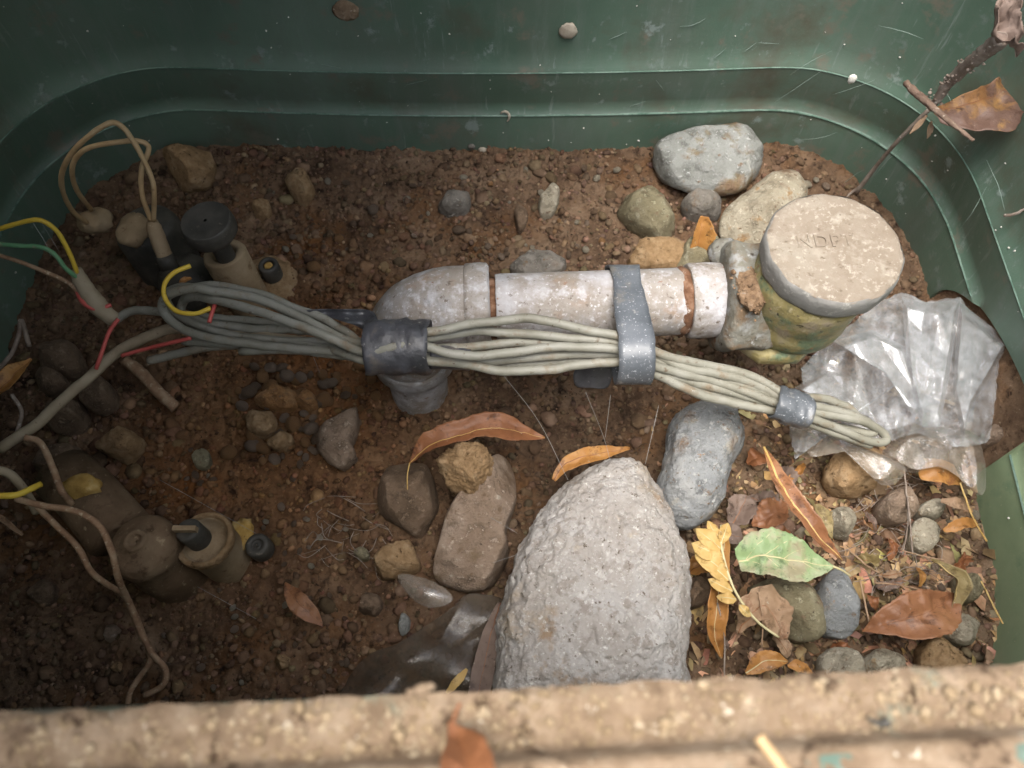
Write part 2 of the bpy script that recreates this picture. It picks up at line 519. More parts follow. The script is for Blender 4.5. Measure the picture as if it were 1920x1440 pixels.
M['st_big'] = nmat('rough_pale_stone', [(0.30, 0.265, 0.235), (0.39, 0.36, 0.335), (0.47, 0.455, 0.445)], 36, 9,
                   [(120, 0.56, 0.66, (0.54, 0.515, 0.49)), (420, 0.60, 0.68, (0.60, 0.57, 0.52)), (260, 0.33, 0.27, (0.15, 0.11, 0.08)), (60, 0.60, 0.70, (0.36, 0.29, 0.215)), (14, 0.50, 0.62, (0.34, 0.305, 0.27)), (22, 0.55, 0.64, (0.34, 0.275, 0.205)), (30, 0.60, 0.66, (0.28, 0.20, 0.135)), (150, 0.54, 0.62, (0.30, 0.265, 0.235)), (520, 0.60, 0.66, (0.60, 0.58, 0.55)), (360, 0.39, 0.33, (0.13, 0.10, 0.075))],
                   0.88, [('noise', 170, 1.0, 0.0030), ('noise', 480, 0.9, 0.0012), ('noise', 1300, 0.7, 0.0005)], 0.35)
M['st_blue'] = stone_mat('blue_grey_stone', [(0.22, 0.23, 0.235), (0.31, 0.32, 0.325), (0.40, 0.40, 0.39)], [(60, 0.55, 0.66, (0.42, 0.38, 0.31)), (220, 0.64, 0.71, (0.34, 0.21, 0.12)), (160, 0.6, 0.7, (0.53, 0.53, 0.51))])
M['st_tan'] = stone_mat('tan_stone', [(0.24, 0.165, 0.11), (0.33, 0.24, 0.175), (0.42, 0.33, 0.26)], [(70, 0.57, 0.67, (0.22, 0.15, 0.09)), (180, 0.63, 0.71, (0.5, 0.42, 0.33))], 0.7)
M['st_brown'] = stone_mat('brown_stone', [(0.13, 0.085, 0.05), (0.21, 0.14, 0.09), (0.29, 0.205, 0.14)], [(90, 0.58, 0.68, (0.33, 0.25, 0.18))], 0.75)
M['st_slate'] = stone_mat('slate_green_stone', [(0.22, 0.225, 0.20), (0.32, 0.325, 0.305), (0.42, 0.42, 0.41)], [(28, 0.53, 0.60, (0.24, 0.185, 0.09)), (40, 0.58, 0.66, (0.52, 0.51, 0.47))], 0.55, 30, 0.4)
M['st_olive'] = stone_mat('olive_stone', [(0.18, 0.15, 0.085), (0.27, 0.235, 0.145), (0.36, 0.33, 0.225)], [(50, 0.56, 0.66, (0.24, 0.15, 0.07)), (80, 0.60, 0.68, (0.43, 0.40, 0.30))], 0.6)
M['st_cream'] = stone_mat('cream_stone', [(0.32, 0.27, 0.19), (0.43, 0.38, 0.29), (0.53, 0.48, 0.38)], [(90, 0.58, 0.66, (0.36, 0.23, 0.11)), (170, 0.62, 0.70, (0.63, 0.58, 0.48))], 0.85)
M['st_grey'] = stone_mat('grey_brown_stone', [(0.17, 0.15, 0.125), (0.25, 0.225, 0.195), (0.33, 0.305, 0.27)], [(80, 0.58, 0.68, (0.20, 0.14, 0.09))], 0.8)
M['st_orange'] = stone_mat('orange_brown_stone', [(0.28, 0.135, 0.050), (0.40, 0.205, 0.080), (0.50, 0.30, 0.14)], [(90, 0.6, 0.7, (0.2, 0.12, 0.07))], 0.85)
M['clod'] = nmat('earth_clod', [(0.19, 0.115, 0.055), (0.31, 0.20, 0.105), (0.42, 0.295, 0.175)], 150, 9, [(260, 0.40, 0.32, (0.08, 0.045, 0.02))], 0.95, [('noise', 260, 1.0, 0.0025), ('noise', 900, 0.8, 0.0009)], 0.2)


def leaf_mat(name, cols, layers=(), rough=0.5, transl=0.2, scale=45):
    layers = list(layers) + [(170, 0.55, 0.68, tuple(v * 0.6 for v in cols[0])), (380, 0.64, 0.69, tuple(v * 0.35 for v in cols[0])), (300, 0.66, 0.71, (0.42, 0.36, 0.28))]
    return nmat(name, cols, scale, 7, layers, rough, [('noise', 110, 0.8, 0.0012), ('noise', 400, 0.6, 0.0005)], 0.45, transl=transl)


M['lf_brown'] = leaf_mat('brown_leaf', [(0.17, 0.065, 0.028), (0.26, 0.105, 0.045), (0.34, 0.155, 0.07)], [(120, 0.62, 0.7, (0.09, 0.04, 0.02))], 0.42)
M['lf_red'] = leaf_mat('red_brown_leaf', [(0.20, 0.085, 0.042), (0.30, 0.135, 0.065), (0.38, 0.185, 0.090)], [(90, 0.60, 0.7, (0.16, 0.065, 0.035))], 0.36)
M['lf_orange'] = leaf_mat('orange_leaf', [(0.30, 0.13, 0.035), (0.44, 0.21, 0.06), (0.52, 0.30, 0.10)], [(100, 0.58, 0.68, (0.24, 0.10, 0.04))], 0.45)
M['lf_corner'] = leaf_mat('orange_and_purple_brown_leaf', [(0.13, 0.065, 0.045), (0.30, 0.15, 0.055), (0.56, 0.33, 0.10)], [(30, 0.50, 0.58, (0.17, 0.10, 0.075))], 0.45, 0.2, 26)
M['lf_gold'] = leaf_mat('golden_leaf', [(0.46, 0.28, 0.08), (0.58, 0.39, 0.14), (0.66, 0.49, 0.21)], [(120, 0.64, 0.72, (0.34, 0.18, 0.06))], 0.5)
M['lf_green'] = leaf_mat('green_leaf', [(0.20, 0.29, 0.13), (0.28, 0.38, 0.18), (0.35, 0.43, 0.23)], [(60, 0.50, 0.62, (0.34, 0.30, 0.19)), (40, 0.56, 0.7, (0.43, 0.47, 0.30))], 0.42, 0.25, 30)
M['lf_tan'] = leaf_mat('tan_leaf', [(0.25, 0.15, 0.085), (0.34, 0.22, 0.135), (0.42, 0.29, 0.19)], [(80, 0.6, 0.7, (0.22, 0.10, 0.05))], 0.65)
M['lf_grey'] = leaf_mat('grey_brown_leaf', [(0.14, 0.095, 0.075), (0.21, 0.15, 0.12), (0.28, 0.21, 0.17)], [(90, 0.6, 0.7, (0.12, 0.06, 0.04))], 0.65)
M['lf_olive'] = leaf_mat('olive_leaf', [(0.18, 0.13, 0.055), (0.26, 0.195, 0.085), (0.34, 0.27, 0.13)], [(80, 0.6, 0.7, (0.16, 0.09, 0.04))], 0.5)
M['fragment'] = nmat('leaf_fragment', [(0.13, 0.075, 0.04), (0.27, 0.17, 0.09), (0.42, 0.29, 0.17)], 90, 5, [], 0.7, [('noise', 400, 0.6, 0.0008)], 0.3, tint=True)
M['render'] = nmat('dark_wall_render', [(0.10, 0.075, 0.055), (0.15, 0.115, 0.085)], 6, 6, [], 0.9, [('noise', 60, 0.5, 0.004)], 0.3)
M['blocker'] = nmat('blocker_leaf', [(0.02, 0.045, 0.012), (0.045, 0.085, 0.025)], 12, 4, [], 0.5)
M['scratch'] = nmat('scuffed_plastic_burr', [(0.13, 0.19, 0.155), (0.28, 0.35, 0.31)], 150, 4, [], 0.7)
M['vein'] = nmat('pale_leaf_vein', [(0.46, 0.40, 0.22), (0.56, 0.50, 0.30)], 90, 3, [], 0.6)
M['bark'] = nmat('brown_bark', [(0.10, 0.062, 0.045), (0.17, 0.115, 0.085), (0.26, 0.19, 0.145)], 160, 7, [(350, 0.6, 0.68, (0.36, 0.29, 0.23))], 0.85, [('noise', 500, 0.9, 0.0008)], 0.3)
M['twig'] = nmat('grey_twig', [(0.15, 0.11, 0.085), (0.24, 0.19, 0.155), (0.34, 0.29, 0.25)], 130, 7, [(350, 0.6, 0.68, (0.46, 0.42, 0.37))], 0.85, [('noise', 600, 0.9, 0.0006)], 0.3)
M['bag'] = nmat('clear_plastic_film', [(0.56, 0.56, 0.56), (0.66, 0.67, 0.69), (0.76, 0.78, 0.82)], 40, 5, [(26, 0.58, 0.74, (0.44, 0.38, 0.31)), (300, 0.70, 0.74, (0.2, 0.15, 0.1))], 0.4,
                [('noise', 260, 0.25, 0.0005)], 0.2, alpha=(0.09, 0.27, 130), film=True)
M['bag_dusty'] = nmat('dusty_plastic_film', [(0.34, 0.28, 0.22), (0.44, 0.38, 0.32), (0.53, 0.50, 0.46)], 40, 6, [], 0.5, [('noise', 220, 0.5, 0.0008)], 0.2, alpha=(0.10, 0.30, 110), film=True)
M['dark_film'] = nmat('muddy_plastic_film', [(0.060, 0.044, 0.030), (0.105, 0.082, 0.060), (0.15, 0.125, 0.10)], 60, 7, [(220, 0.66, 0.72, (0.3, 0.25, 0.19)), (90, 0.56, 0.66, (0.12, 0.08, 0.05))], 0.24,
                      [('noise', 40, 0.5, 0.003), ('noise', 300, 0.2, 0.0005)], 0.7, alpha=(0.28, 0.62, 50))
M['web'] = nmat('spider_silk', [(0.55, 0.54, 0.52), (0.7, 0.69, 0.67)], 100, 2, [], 0.5, [], 0.5, alpha=0.45)
M['white'] = nmat('white_speck', [(0.5, 0.48, 0.43), (0.66, 0.64, 0.58)], 200, 4, [], 0.8, [('noise', 900, 0.6, 0.0005)])
M['shell'] = nmat('snail_shell', [(0.30, 0.25, 0.19), (0.44, 0.39, 0.31)], 300, 5, [], 0.5, [('noise', 900, 0.5, 0.0003)])

HX, HH = 0.7, 0.7
# ------------------------------------------------------------------ valve box, soil, ground
BX0, BX1, BY0, BY1, BR = -0.30, 0.258, 0.0, 0.386, 0.105
TOPZ = 0.25


def rounded_rect(n_side=46, n_arc=26):
    pts = []
    def line(a, b, n):
        for i in range(n):
            t = i / n
            pts.append((a[0] + (b[0] - a[0]) * t, a[1] + (b[1] - a[1]) * t))
    def arc(cx, cy, a0, a1, n):
        for i in range(n):
            a = a0 + (a1 - a0) * i / n
            ca, sa = cos(a), sin(a)
            e = 0.92
            pts.append((cx + BR * math.copysign(abs(ca) ** e, ca), cy + BR * math.copysign(abs(sa) ** e, sa)))
    line((BX0 + BR, BY0), (BX1 - BR, BY0), n_side)
    arc(BX1 - BR, BY0 + BR, -pi / 2, 0, n_arc)
    line((BX1, BY0 + BR), (BX1, BY1 - BR), 90)
    arc(BX1 - BR, BY1 - BR, 0, pi / 2, n_arc)
    line((BX1 - BR, BY1), (BX0 + BR, BY1), n_side)
    arc(BX0 + BR, BY1 - BR, pi / 2, pi, n_arc)
    line((BX0, BY1 - BR), (BX0, BY0 + BR), 20)
    arc(BX0 + BR, BY0 + BR, pi, 1.5 * pi, n_arc)
    return np.array(pts)


PLAN = rounded_rect()
NPL = len(PLAN)
tan_ = np.roll(PLAN, -1, 0) - np.roll(PLAN, 1, 0)
tan_ /= np.linalg.norm(tan_, axis=1)[:, None]
INW = np.stack([-tan_[:, 1], tan_[:, 0]], 1)        # inward normal (counter-clockwise plan)
PROFILE = [(-0.03, 0.0), (0.0, 0.0), (0.012, 0.0), (0.024, -0.0005), (0.0330, -0.0008), (0.0342, -0.0010), (0.0346, -0.0030), (0.045, -0.0018), (0.056, -0.0004),
           (0.0680, 0.0014), (0.0702, 0.0014), (0.0720, -0.0006), (0.085, -0.0022), (0.11, -0.004), (0.15, -0.003), (0.19, 0.002), (0.225, 0.008), (0.243, 0.0122), (0.2492, 0.0135)]


def inset_at(z):
    return np.interp(z, [a for a, _ in PROFILE], [b for _, b in PROFILE])


def wall_point(i, z, extra=0.0):
    p = PLAN[i] + INW[i] * (inset_at(z) + extra)
    x, y = p
    if x > 0.1 and y < 0.15:
        x -= 0.006 + 0.009 * (0.15 - y) / 0.15
    if y > 0.3:
        y -= 0.0065 * max(0.0, 1 - ((x + 0.02) / 0.2) ** 2) * (1 if abs(x + 0.02) < 0.2 else 0)
    if y < 0.06:
        k = min(1, max(0, z / TOPZ))
        y += k * 0.046 * x * max(0.0, 1 - y / 0.06)
    return (x, y, z)


def notch(i):
    x, y = PLAN[i]
    if x > BX1 - 0.004 and 0.147 < y < 0.264:
        return 0.053 * sqrt(max(0, 1 - ((y - 0.147) / 0.117) ** 2))
    return -1.0


box = thing('valve_box', 'dark green plastic irrigation valve box set in the ground, mud caked on its near rim', 'valve box', (0, 0.19, 0))
zs = [a for a, _ in PROFILE]
V, F = [], []
nz = len(zs)
for shell, ex in ((0, 0.0), (1, -0.0045)):
    for i in range(NPL):
        z0 = notch(i)
        for z in zs:
            V.append(wall_point(i, max(z, z0), ex))
for i in range(NPL):
    i2 = (i + 1) % NPL
    za, zb = notch(i), notch(i2)
    for j in range(nz - 1):
        if zs[j + 1] <= max(za, -9) and zs[j + 1] <= max(zb, -9):
            continue
        a, b, c, d = i * nz + j, i2 * nz + j, i2 * nz + j + 1, i * nz + j + 1
        F.append((a, b, c, d))
        o_ = NPL * nz
        F.append((o_ + d, o_ + c, o_ + b, o_ + a))
    o_ = NPL * nz
    if za > 0 or zb > 0:
        ja = 0
        F.append((i * nz, o_ + i * nz, o_ + i2 * nz, i2 * nz))
wallo = obj('wall', V, F, M['green'], box)
wallo.data.materials.append(M['greendust_lit'])                 # dusty short length beyond the gap, painted paler to stand in for light
for pl_ in wallo.data.polygons:
    c_ = pl_.center
    if c_[0] > 0.18 and c_[1] + 0.19 < 0.149 + 0.19 and wallo.data.vertices[pl_.vertices[0]].co.y < 0.1505 and c_[0] > 0.18:
        pl_.material_index = 1
# scuffed moulding edges that run round the inside
for z, wdt, i0, i1, seed in ((0.0342, 0.0009, 0, NPL, 0), (0.0702, 0.00018, 0, NPL, 3)):
    V, F = [], []
    for i in range(NPL + 1):
        k = i % NPL
        n = 0.12 + 1.15 * abs(math.sin(k * 0.043 + seed)) * abs(math.sin(k * 0.017 + 1.2 + seed)) * (0.7 + 0.3 * math.sin(k * 0.9))
        wd = wdt * n
        for (dz, ex) in ((-wd, 0.0002), (-wd * 0.4, 0.0008), (wd * 0.4, 0.0008), (wd, -0.0002)):
            q = wall_point(k, z, 0.0)
            q2 = np.array((q[0] + INW[k][0] * ex, q[1] + INW[k][1] * ex, z + dz))
            V.append(q2)
    for i in range(NPL):
        if notch(i) > z - 0.003 or notch((i + 1) % NPL) > z - 0.003:
            continue
        for j in range(3):
            F.append((i * 4 + j, (i + 1) * 4 + j, (i + 1) * 4 + j + 1, i * 4 + j + 1))
    obj('moulding_ridge', V, F, M['greenline'], box)

# rim: flat ledge on top of the wall, then an upstanding lip outside it
V, F = [], []
rim_prof = [(0.0135, 0.2490), (0.0138, 0.2515), (0.0125, 0.2525), (0.004, 0.2525), (0.0028, 0.2530), (0.0022, 0.2585), (0.0010, 0.2600), (-0.010, 0.2600), (-0.0115, 0.2585), (-0.012, 0.23)]
for i in range(NPL):
    for ins, z in rim_prof:
        q = wall_point(i, min(z, 0.2492), ins - 0.0135)
        V.append((q[0], q[1], z))
F = grid_faces(NPL, len(rim_prof), True)
obj('rim', V, F, M['green'], box)

# mud caked along the near ledge
def rim_y(x, ins):
    return 0.046 * x + ins
nx, ny = 300, 30
V = []
xs_ = np.linspace(-0.20, 0.16, nx)
ts = np.linspace(0, 1, ny)
for x in xs_:
    for t in ts:
        V.append((x, rim_y(x, 0.0141 - 0.0254 * t), 0))
V = np.array(V)
t_ = np.tile(ts, nx)
q = np.stack([V[:, 0], V[:, 1], V[:, 0] * 0], 1)
ledge = np.where(t_ < 0.40, 0.2527, np.where(t_ < 0.46, 0.2527 + (t_ - 0.40) / 0.06 * 0.0068, 0.2596))
thick = 0.0013 + 0.0010 * fbm(q * 60, 3) + 0.0011 * np.abs(fbm(q * 260 + 9, 3)) + 0.0004 * fbm(q * 900, 2)
bare = np.clip((V[:, 0] - 0.005) / 0.05, 0, 1)                     # the right part of the lip keeps less mud
lipm = np.where(t_ > 0.42, 1, 0)
thick = thick - 0.0016 * bare * lipm * (0.4 + fbm(q * 30 + 5, 2))
thick = thick - 0.0010 * np.clip(1 - t_ / 0.08, 0, 1) * (1 + 2 * fbm(q * 90 + 2, 2))
V[:, 1] += np.clip(1 - t_ / 0.15, 0, 1) * 0.0012 * fbm(q * 120 + 4, 3)
V[:, 2] = ledge + thick
obj('mud_crust', V, grid_faces(nx, ny), M['mud'], box)['kind'] = 'stuff'


def ico(sub):
    bm = bmesh.new()
    bmesh.ops.create_icosphere(bm, subdivisions=sub, radius=1.0)
    v = np.array([a.co[:] for a in bm.verts]); f = [tuple(x.index for x in g.verts) for g in bm.faces]
    bm.free()
    return v, f


ICO1, ICO2, ICO3 = ico(1), ico(2), ico(3)


def lumps(name, centres, sizes, mat, parent=None, base=ICO1, tint=None, flat=0.75, rough=0.45):
    bv, bf = base
    n = len(centres)
    nv = len(bv)
    rs = RNG
    allv = np.zeros((n, nv, 3))
    for k in range(n):
        A = rs.normal(size=(3, 3)); Q, _ = np.linalg.qr(A)
        s = sizes[k] * np.array((1, rs.uniform(0.6, 1.0), rs.uniform(0.55, 0.9)))
        v = (bv * (1 + rough * rs.uniform(-0.6, 0.6, (nv, 1)))) * s
        v = v @ Q.T
        v[:, 2] *= flat
        allv[k] = v + centres[k]
    bf = np.array(bf)
    faces = (bf[None] + (np.arange(n) * nv)[:, None, None]).reshape(-1, bf.shape[1])
    me = bpy.data.meshes.new(name)
    vv = allv.reshape(-1, 3)
    me.vertices.add(len(vv)); me.vertices.foreach_set('co', vv.ravel())
    me.loops.add(faces.size); me.loops.foreach_set('vertex_index', faces.ravel().astype(np.int32))
    me.polygons.add(len(faces))
    me.polygons.foreach_set('loop_start', np.arange(0, faces.size, faces.shape[1], dtype=np.int32))
    me.polygons.foreach_set('loop_total', np.full(len(faces), faces.shape[1], dtype=np.int32))
    me.polygons.foreach_set('use_smooth', np.ones(len(faces), dtype=bool))
    me.update(); me.validate()
    if tint is not None:
        ca = me.color_attributes.new('tint', 'FLOAT_COLOR', 'POINT')
        c = np.ones((n, nv, 4)); c[:, :, :3] = np.asarray(tint)[:, None, :]
        ca.data.foreach_set('color', c.ravel())
    me.materials.append(mat)
    o = bpy.data.objects.new(name, me)
    COL.objects.link(o)
    if parent:
        o.parent = parent
        o.location = -Vector(parent_world(parent))
    return o


nl = 2600
cx = RNG.uniform(-0.16, 0.14, nl); ct = RNG.uniform(0.0, 0.42, nl)
cc = np.stack([cx, rim_y(cx, 0.0132 - 0.0245 * ct), 0.2540 + RNG.uniform(-0.0006, 0.0006, nl)], 1)
o = lumps('mud_grains', cc, np.clip(np.exp(RNG.normal(-7.75, 0.5, nl)), 0.0001, 0.0016), M['mudgrain'], box, flat=0.8)
o['kind'] = 'stuff'

for (a_, b_, r_) in ((790, 1292, .0019), (806, 1287, .0014), (770, 1297, .0012), (1035, 1290, .0010), (1490, 1272, .0011), (330, 1340, .0012), (600, 1312, .0010), (1200, 1300, .0009)):
    v_ = ICO3[0] * (1 + 0.5 * fbm(ICO3[0] * 2.2 + a_, 3))[:, None] * np.array((1.3, 0.9, 0.8)) * r_ * 0.55 + P(a_, b_, .2535)
    obj('mud_lump', v_, ICO3[1], M['mud'], box)

# soil floor
def in_box(x, y, m=0.0):
    dx = np.maximum(np.maximum(BX0 + BR - x, x - (BX1 - BR)), 0)
    dy = np.maximum(np.maximum(BY0 + BR - y, y - (BY1 - BR)), 0)
    return (np.sqrt(dx * dx + dy * dy) < BR - m)


nx, ny = 760, 520
gx = np.linspace(-0.33, 0.37, nx); gy = np.linspace(-0.03, 0.42, ny)
XX, YY = np.meshgrid(gx, gy, indexing='ij')
ZZ = soil_h(XX.ravel(), YY.ravel())
V = np.stack([XX.ravel(), YY.ravel(), ZZ], 1)
def soil_tint(x, y):
    o_ = np.exp(-(((x + 0.135) / 0.075) ** 2 + ((y - 0.185) / 0.10) ** 2))
    r_ = np.clip((x - 0.06) / 0.12, 0, 1) * np.clip((0.24 - y) / 0.1, 0, 1)
    d_ = np.exp(-(((x - 0.035) / 0.055) ** 2 + ((y - 0.165) / 0.04) ** 2))        # damp hollow, and shade under pipe and cables, painted darker
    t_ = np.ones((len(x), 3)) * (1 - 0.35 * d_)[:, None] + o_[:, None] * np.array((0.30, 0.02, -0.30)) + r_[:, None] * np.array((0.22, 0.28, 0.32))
    t_ = t_ * (1 + 0.6 * np.clip((x - 0.250) / 0.01, 0, 1))[:, None]                # earth outside the gap painted paler to offset its shade
    return t_


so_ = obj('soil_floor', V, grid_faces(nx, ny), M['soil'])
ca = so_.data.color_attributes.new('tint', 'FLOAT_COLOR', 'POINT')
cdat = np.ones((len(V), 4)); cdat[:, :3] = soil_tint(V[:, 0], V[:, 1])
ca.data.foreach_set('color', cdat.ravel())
so_['kind'] = 'structure'

# the garden ground round the box, out to the horizon
V, F = [], []
rings = [0.0, 0.02, 0.06, 0.15, 0.4, 1.0, 3.0, 10.0, 40.0]
for i in range(0, NPL, 2):
    a = np.array(wall_point(i, 0.0))[:2]
    for k, r in enumerate(rings):
        p = a - INW[i] * (0.004 + r)
        if r >= 0.4:
            c = np.array((-0.02, 0.19)); d = a - c; p = a + d / np.linalg.norm(d) * r
        z = 0.2475 + 0.01 * float(fbm(np.array([[p[0] * 6, p[1] * 6, 1.0]]), 2)[0]) * min(1, r * 8)
        V.append((p[0], p[1], z))
F = grid_faces(len(range(0, NPL, 2)), len(rings), True)
g = obj('ground', V, F, M['ground'])
g['kind'] = 'structure'

# the box lid, added out of view to shade the left end
added_lid = thing('shade_lid', 'mud-caked lid added out of view to shade the left end of the valve box', 'added_lid', (-0.31, 0.19, 0.262))
def slab(p0, ux, uy, t, nrib=0):
    ux = np.asarray(ux, float); uy = np.asarray(uy, float); p0 = np.asarray(p0, float)
    n = np.cross(ux, uy); n /= np.linalg.norm(n)
    v = [p0, p0 + ux, p0 + ux + uy, p0 + uy]
    v = v + [a + n * t for a in v]
    return v, [(3, 2, 1, 0), (4, 5, 6, 7), (0, 1, 5, 4), (1, 2, 6, 5), (2, 3, 7, 6), (3, 0, 4, 7)]
LA = radians(20)
lx = np.array((cos(LA) * 0.975, -0.22, sin(LA))) * 0.30
ly = np.array((0.13, 0.50, 0.02))
l0 = np.array((-0.342, 0.03, 0.262))
V, F = slab(l0, lx, ly, 0.012)
obj('shade_lid_panel', V, F, M['mud'], added_lid, smooth=False)
for k in range(5):
    V, F = slab(l0 + ly * (0.01 + 0.235 * k) + np.array((0, 0, -0.0005)), lx * 0.98, ly * 0.015, -0.014)
    obj('shade_lid_rib', V, F, M['mud'], added_lid, smooth=False)

# the hedge added out of view on the right to cut off sky
hg = thing('blocker', 'dense clipped evergreen hedge added out of view to cut sky light on the right', 'blocker', (HX + 0.35, 0.2, 0.24))
q = ICO3[0]
q = np.sign(q) * np.abs(q) ** 0.55
core = q * (1 + 0.10 * fbm(q * 3, 3))[:, None] * np.array((0.33, 1.3, HH * 0.5)) + np.array((HX + 0.36, 0.2, 0.24 + HH * 0.5))
obj('blocker_core', core, ICO3[1], M['blocker'], hg)
i_ = RNG.randint(0, len(core), 5000)
hv = core[i_] + RNG.normal(0, 0.02, (5000, 3))
o = lumps('blocker_foliage', hv, RNG.uniform(0.012, 0.024, 5000), M['blocker'], hg, base=(np.array([(-1, -.5, 0), (0, -.62, .2), (1, 0, 0), (0, .62, .2), (-.9, .45, 0)]), [(0, 1, 3, 4), (1, 2, 2, 3)]) if False else (np.array([(-1, -.4, 0), (0.2, -.6, .2), (1.2, 0.1, 0), (0.1, .6, .2)]), [(0, 1, 2, 3)]), rough=0.2, flat=1.0)
o['kind'] = 'stuff'

# crumbs of soil all over the floor (nobody could count them)
def scatter(n, xr, yr, m=0.004):
    x = RNG.uniform(*xr, n * 2); y = RNG.uniform(*yr, n * 2)
    k = in_box(x, y, m)
    return x[k][:n], y[k][:n]


x, y = scatter(15000, (BX0, BX1), (BY0, BY1))
sz = np.clip(np.exp(RNG.normal(-6.75, 0.45, len(x))), 0.0004, 0.0032)
zz = soil_h(x, y) + sz * 0.25
tint = np.clip(RNG.normal(1.0, 0.28, (len(x), 1)), 0.45, 2.0) * np.clip(RNG.normal(1, 0.06, (len(x), 3)), 0.8, 1.2)
x2, y2 = scatter(4200, (BX0, BX1), (BY0, BY1), 0.006)
den = fbm(np.stack([x2 * 22, y2 * 22, x2 * 0], 1), 2)
k_ = (den > RNG.uniform(-0.55, 0.35, len(x2))) & ~((((x2 + 0.125) / 0.055) ** 2 + ((y2 - 0.185) / 0.05) ** 2) < RNG.uniform(0.5, 1.3, len(x2)))
x2, y2 = x2[k_], y2[k_]
sz2 = np.clip(np.exp(RNG.normal(-6.0, 0.38, len(x2))), 0.0012, 0.0058)
t2 = np.clip(RNG.normal(0.95, 0.18, (len(x2), 1)), 0.5, 1.5) * np.clip(RNG.normal(1, 0.05, (len(x2), 3)), 0.85, 1.15)
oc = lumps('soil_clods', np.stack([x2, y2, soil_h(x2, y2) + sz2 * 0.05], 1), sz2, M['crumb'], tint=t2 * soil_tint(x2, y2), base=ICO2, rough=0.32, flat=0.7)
tag(oc, 'lumpy clods of reddish brown soil over the floor of the valve box', 'soil', kind='stuff')
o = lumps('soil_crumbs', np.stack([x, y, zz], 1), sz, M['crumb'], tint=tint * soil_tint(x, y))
tag(o, 'crumbs of brown soil scattered over the floor of the valve box', 'soil', kind='stuff')

# ------------------------------------------------------------------ stones
def stone(name, label, outline, zc, h, mat, seed=1, e=(0.75, 0.8), amp=0.0012, nsc=70, facets=0, hb=0.02, m=56, k=14, cat='stone', group=None, tilt=0.0, parent=None, fine=0.0, pits=0.0):
    ow = resample(crom([P(a, b, zc) for a, b in outline], 8, True), m, True)
    c = ow.mean(0)
    V = []
    levels = [-(1 - j / 5) for j in range(5)] + [j / k for j in range(k + 1)]
    for t in levels:
        a = t * pi / 2
        rr = max(0.0, cos(a)) ** e[0]
        zz = (h * abs(sin(a)) ** e[1]) if t >= 0 else -hb * abs(sin(a)) ** e[1]
        rr = max(rr, 0.012)
        for p in ow:
            V.append(c + (p - c) * rr + np.array((0, 0, zz)))
    V = np.array(V)
    rs = np.random.RandomState(seed)
    size = np.linalg.norm(ow - c, axis=1).mean()
    for _ in range(facets):
        nrm = rs.normal(size=3); nrm[2] = abs(nrm[2]) * 0.9 + 0.15; nrm /= np.linalg.norm(nrm)
        dd = (V - c) @ nrm
        lim = dd.max() * rs.uniform(0.66, 0.84)
        over = np.clip(dd - lim, 0, None)
        V = V - nrm * (over * 0.85)[:, None]
    if tilt:
        V[:, 2] += tilt * (V[:, 0] - c[0])
    d = V - (c - np.array((0, 0, hb * 0.3)))
    d /= np.linalg.norm(d, axis=1)[:, None] + 1e-9
    V = V + d * (amp * fbm(V * nsc + seed * 7.1, 4, 0.55))[:, None]
    if fine:
        V = V + d * (fine * fbm(V * nsc * 5 + seed, 3, 0.6))[:, None]
    if pits:
        V = V - d * (pits * np.clip(pn(V * 420 + 11) - 0.20, 0, 1) ** 0.7 + 1.2 * pits * np.clip(pn(V * 150 + 31) - 0.30, 0, 1) ** 0.7)[:, None]
    nl_ = len(levels)
    F = []
    for i in range(nl_ - 1):
        for j in range(m):
            j2 = (j + 1) % m
            F.append((i * m + j, i * m + j2, (i + 1) * m + j2, (i + 1) * m + j))
    F.append(tuple((nl_ - 1) * m + j for j in range(m)))
    base = np.array((c[0], c[1], zc - hb))
    o = obj(name, V - base, F, mat)
    o.location = base
    if not parent:
        tag(o, label, cat, group)
    return o


stone('boulder', 'big rough pale grey oval stone standing at the near rim', [(1146, 880), (1192, 886), (1226, 930), (1255, 1000), (1276, 1065), (1284, 1150), (1277, 1230), (1268, 1330), (1100, 1375), (938, 1345), (929, 1240), (942, 1150), (966, 1062), (1010, 988), (1060, 922), (1104, 894)],
      0.022, 0.036, M['st_big'], 2, (0.46, 0.62), 0.0040, 34, 0, 0.03, 340, 130, fine=0.0019, pits=0.0020)
stone('stone', 'smooth blue-grey kidney shaped stone right of the big pale stone', [(1268, 778), (1320, 757), (1378, 765), (1393, 800), (1385, 850), (1362, 890), (1352, 940), (1312, 985), (1270, 990), (1240, 965), (1231, 915), (1246, 860), (1253, 805)],
      0.018, 0.024, M['st_blue'], 3, (0.66, 0.85), 0.0026, 70, 1, 0.02, 120, 34, fine=0.0006)
stone('stone', 'long angular tan stone leaning left of the big pale stone', [(930, 862), (962, 866), (968, 930), (950, 1000), (955, 1040), (930, 1090), (890, 1108), (842, 1102), (812, 1080), (825, 1020), (850, 950), (895, 890)],
      0.012, 0.024, M['st_tan'], 9, (0.6, 0.75), 0.0016, 55, 7, 0.02, 90, 24)
stone('stone', 'rounded brown stone below the stalk of the curled brown leaf', [(740, 880), (800, 875), (822, 910), (825, 940), (802, 985), (785, 1006), (760, 992), (710, 960), (708, 930), (722, 895)],
      0.008, 0.020, M['st_brown'], 12, (0.6, 0.75), 0.0012, 60, 6)
stone('earth_clod', 'crumbly yellow-brown clod resting on two tan stones', [(830, 842), (870, 835), (905, 845), (923, 870), (915, 895), (885, 925), (860, 925), (838, 905), (817, 862)],
      0.032, 0.012, M['clod'], 15, (0.6, 0.8), 0.0032, 130, 3, 0.014, 110, 30, 'clod', fine=0.0016)
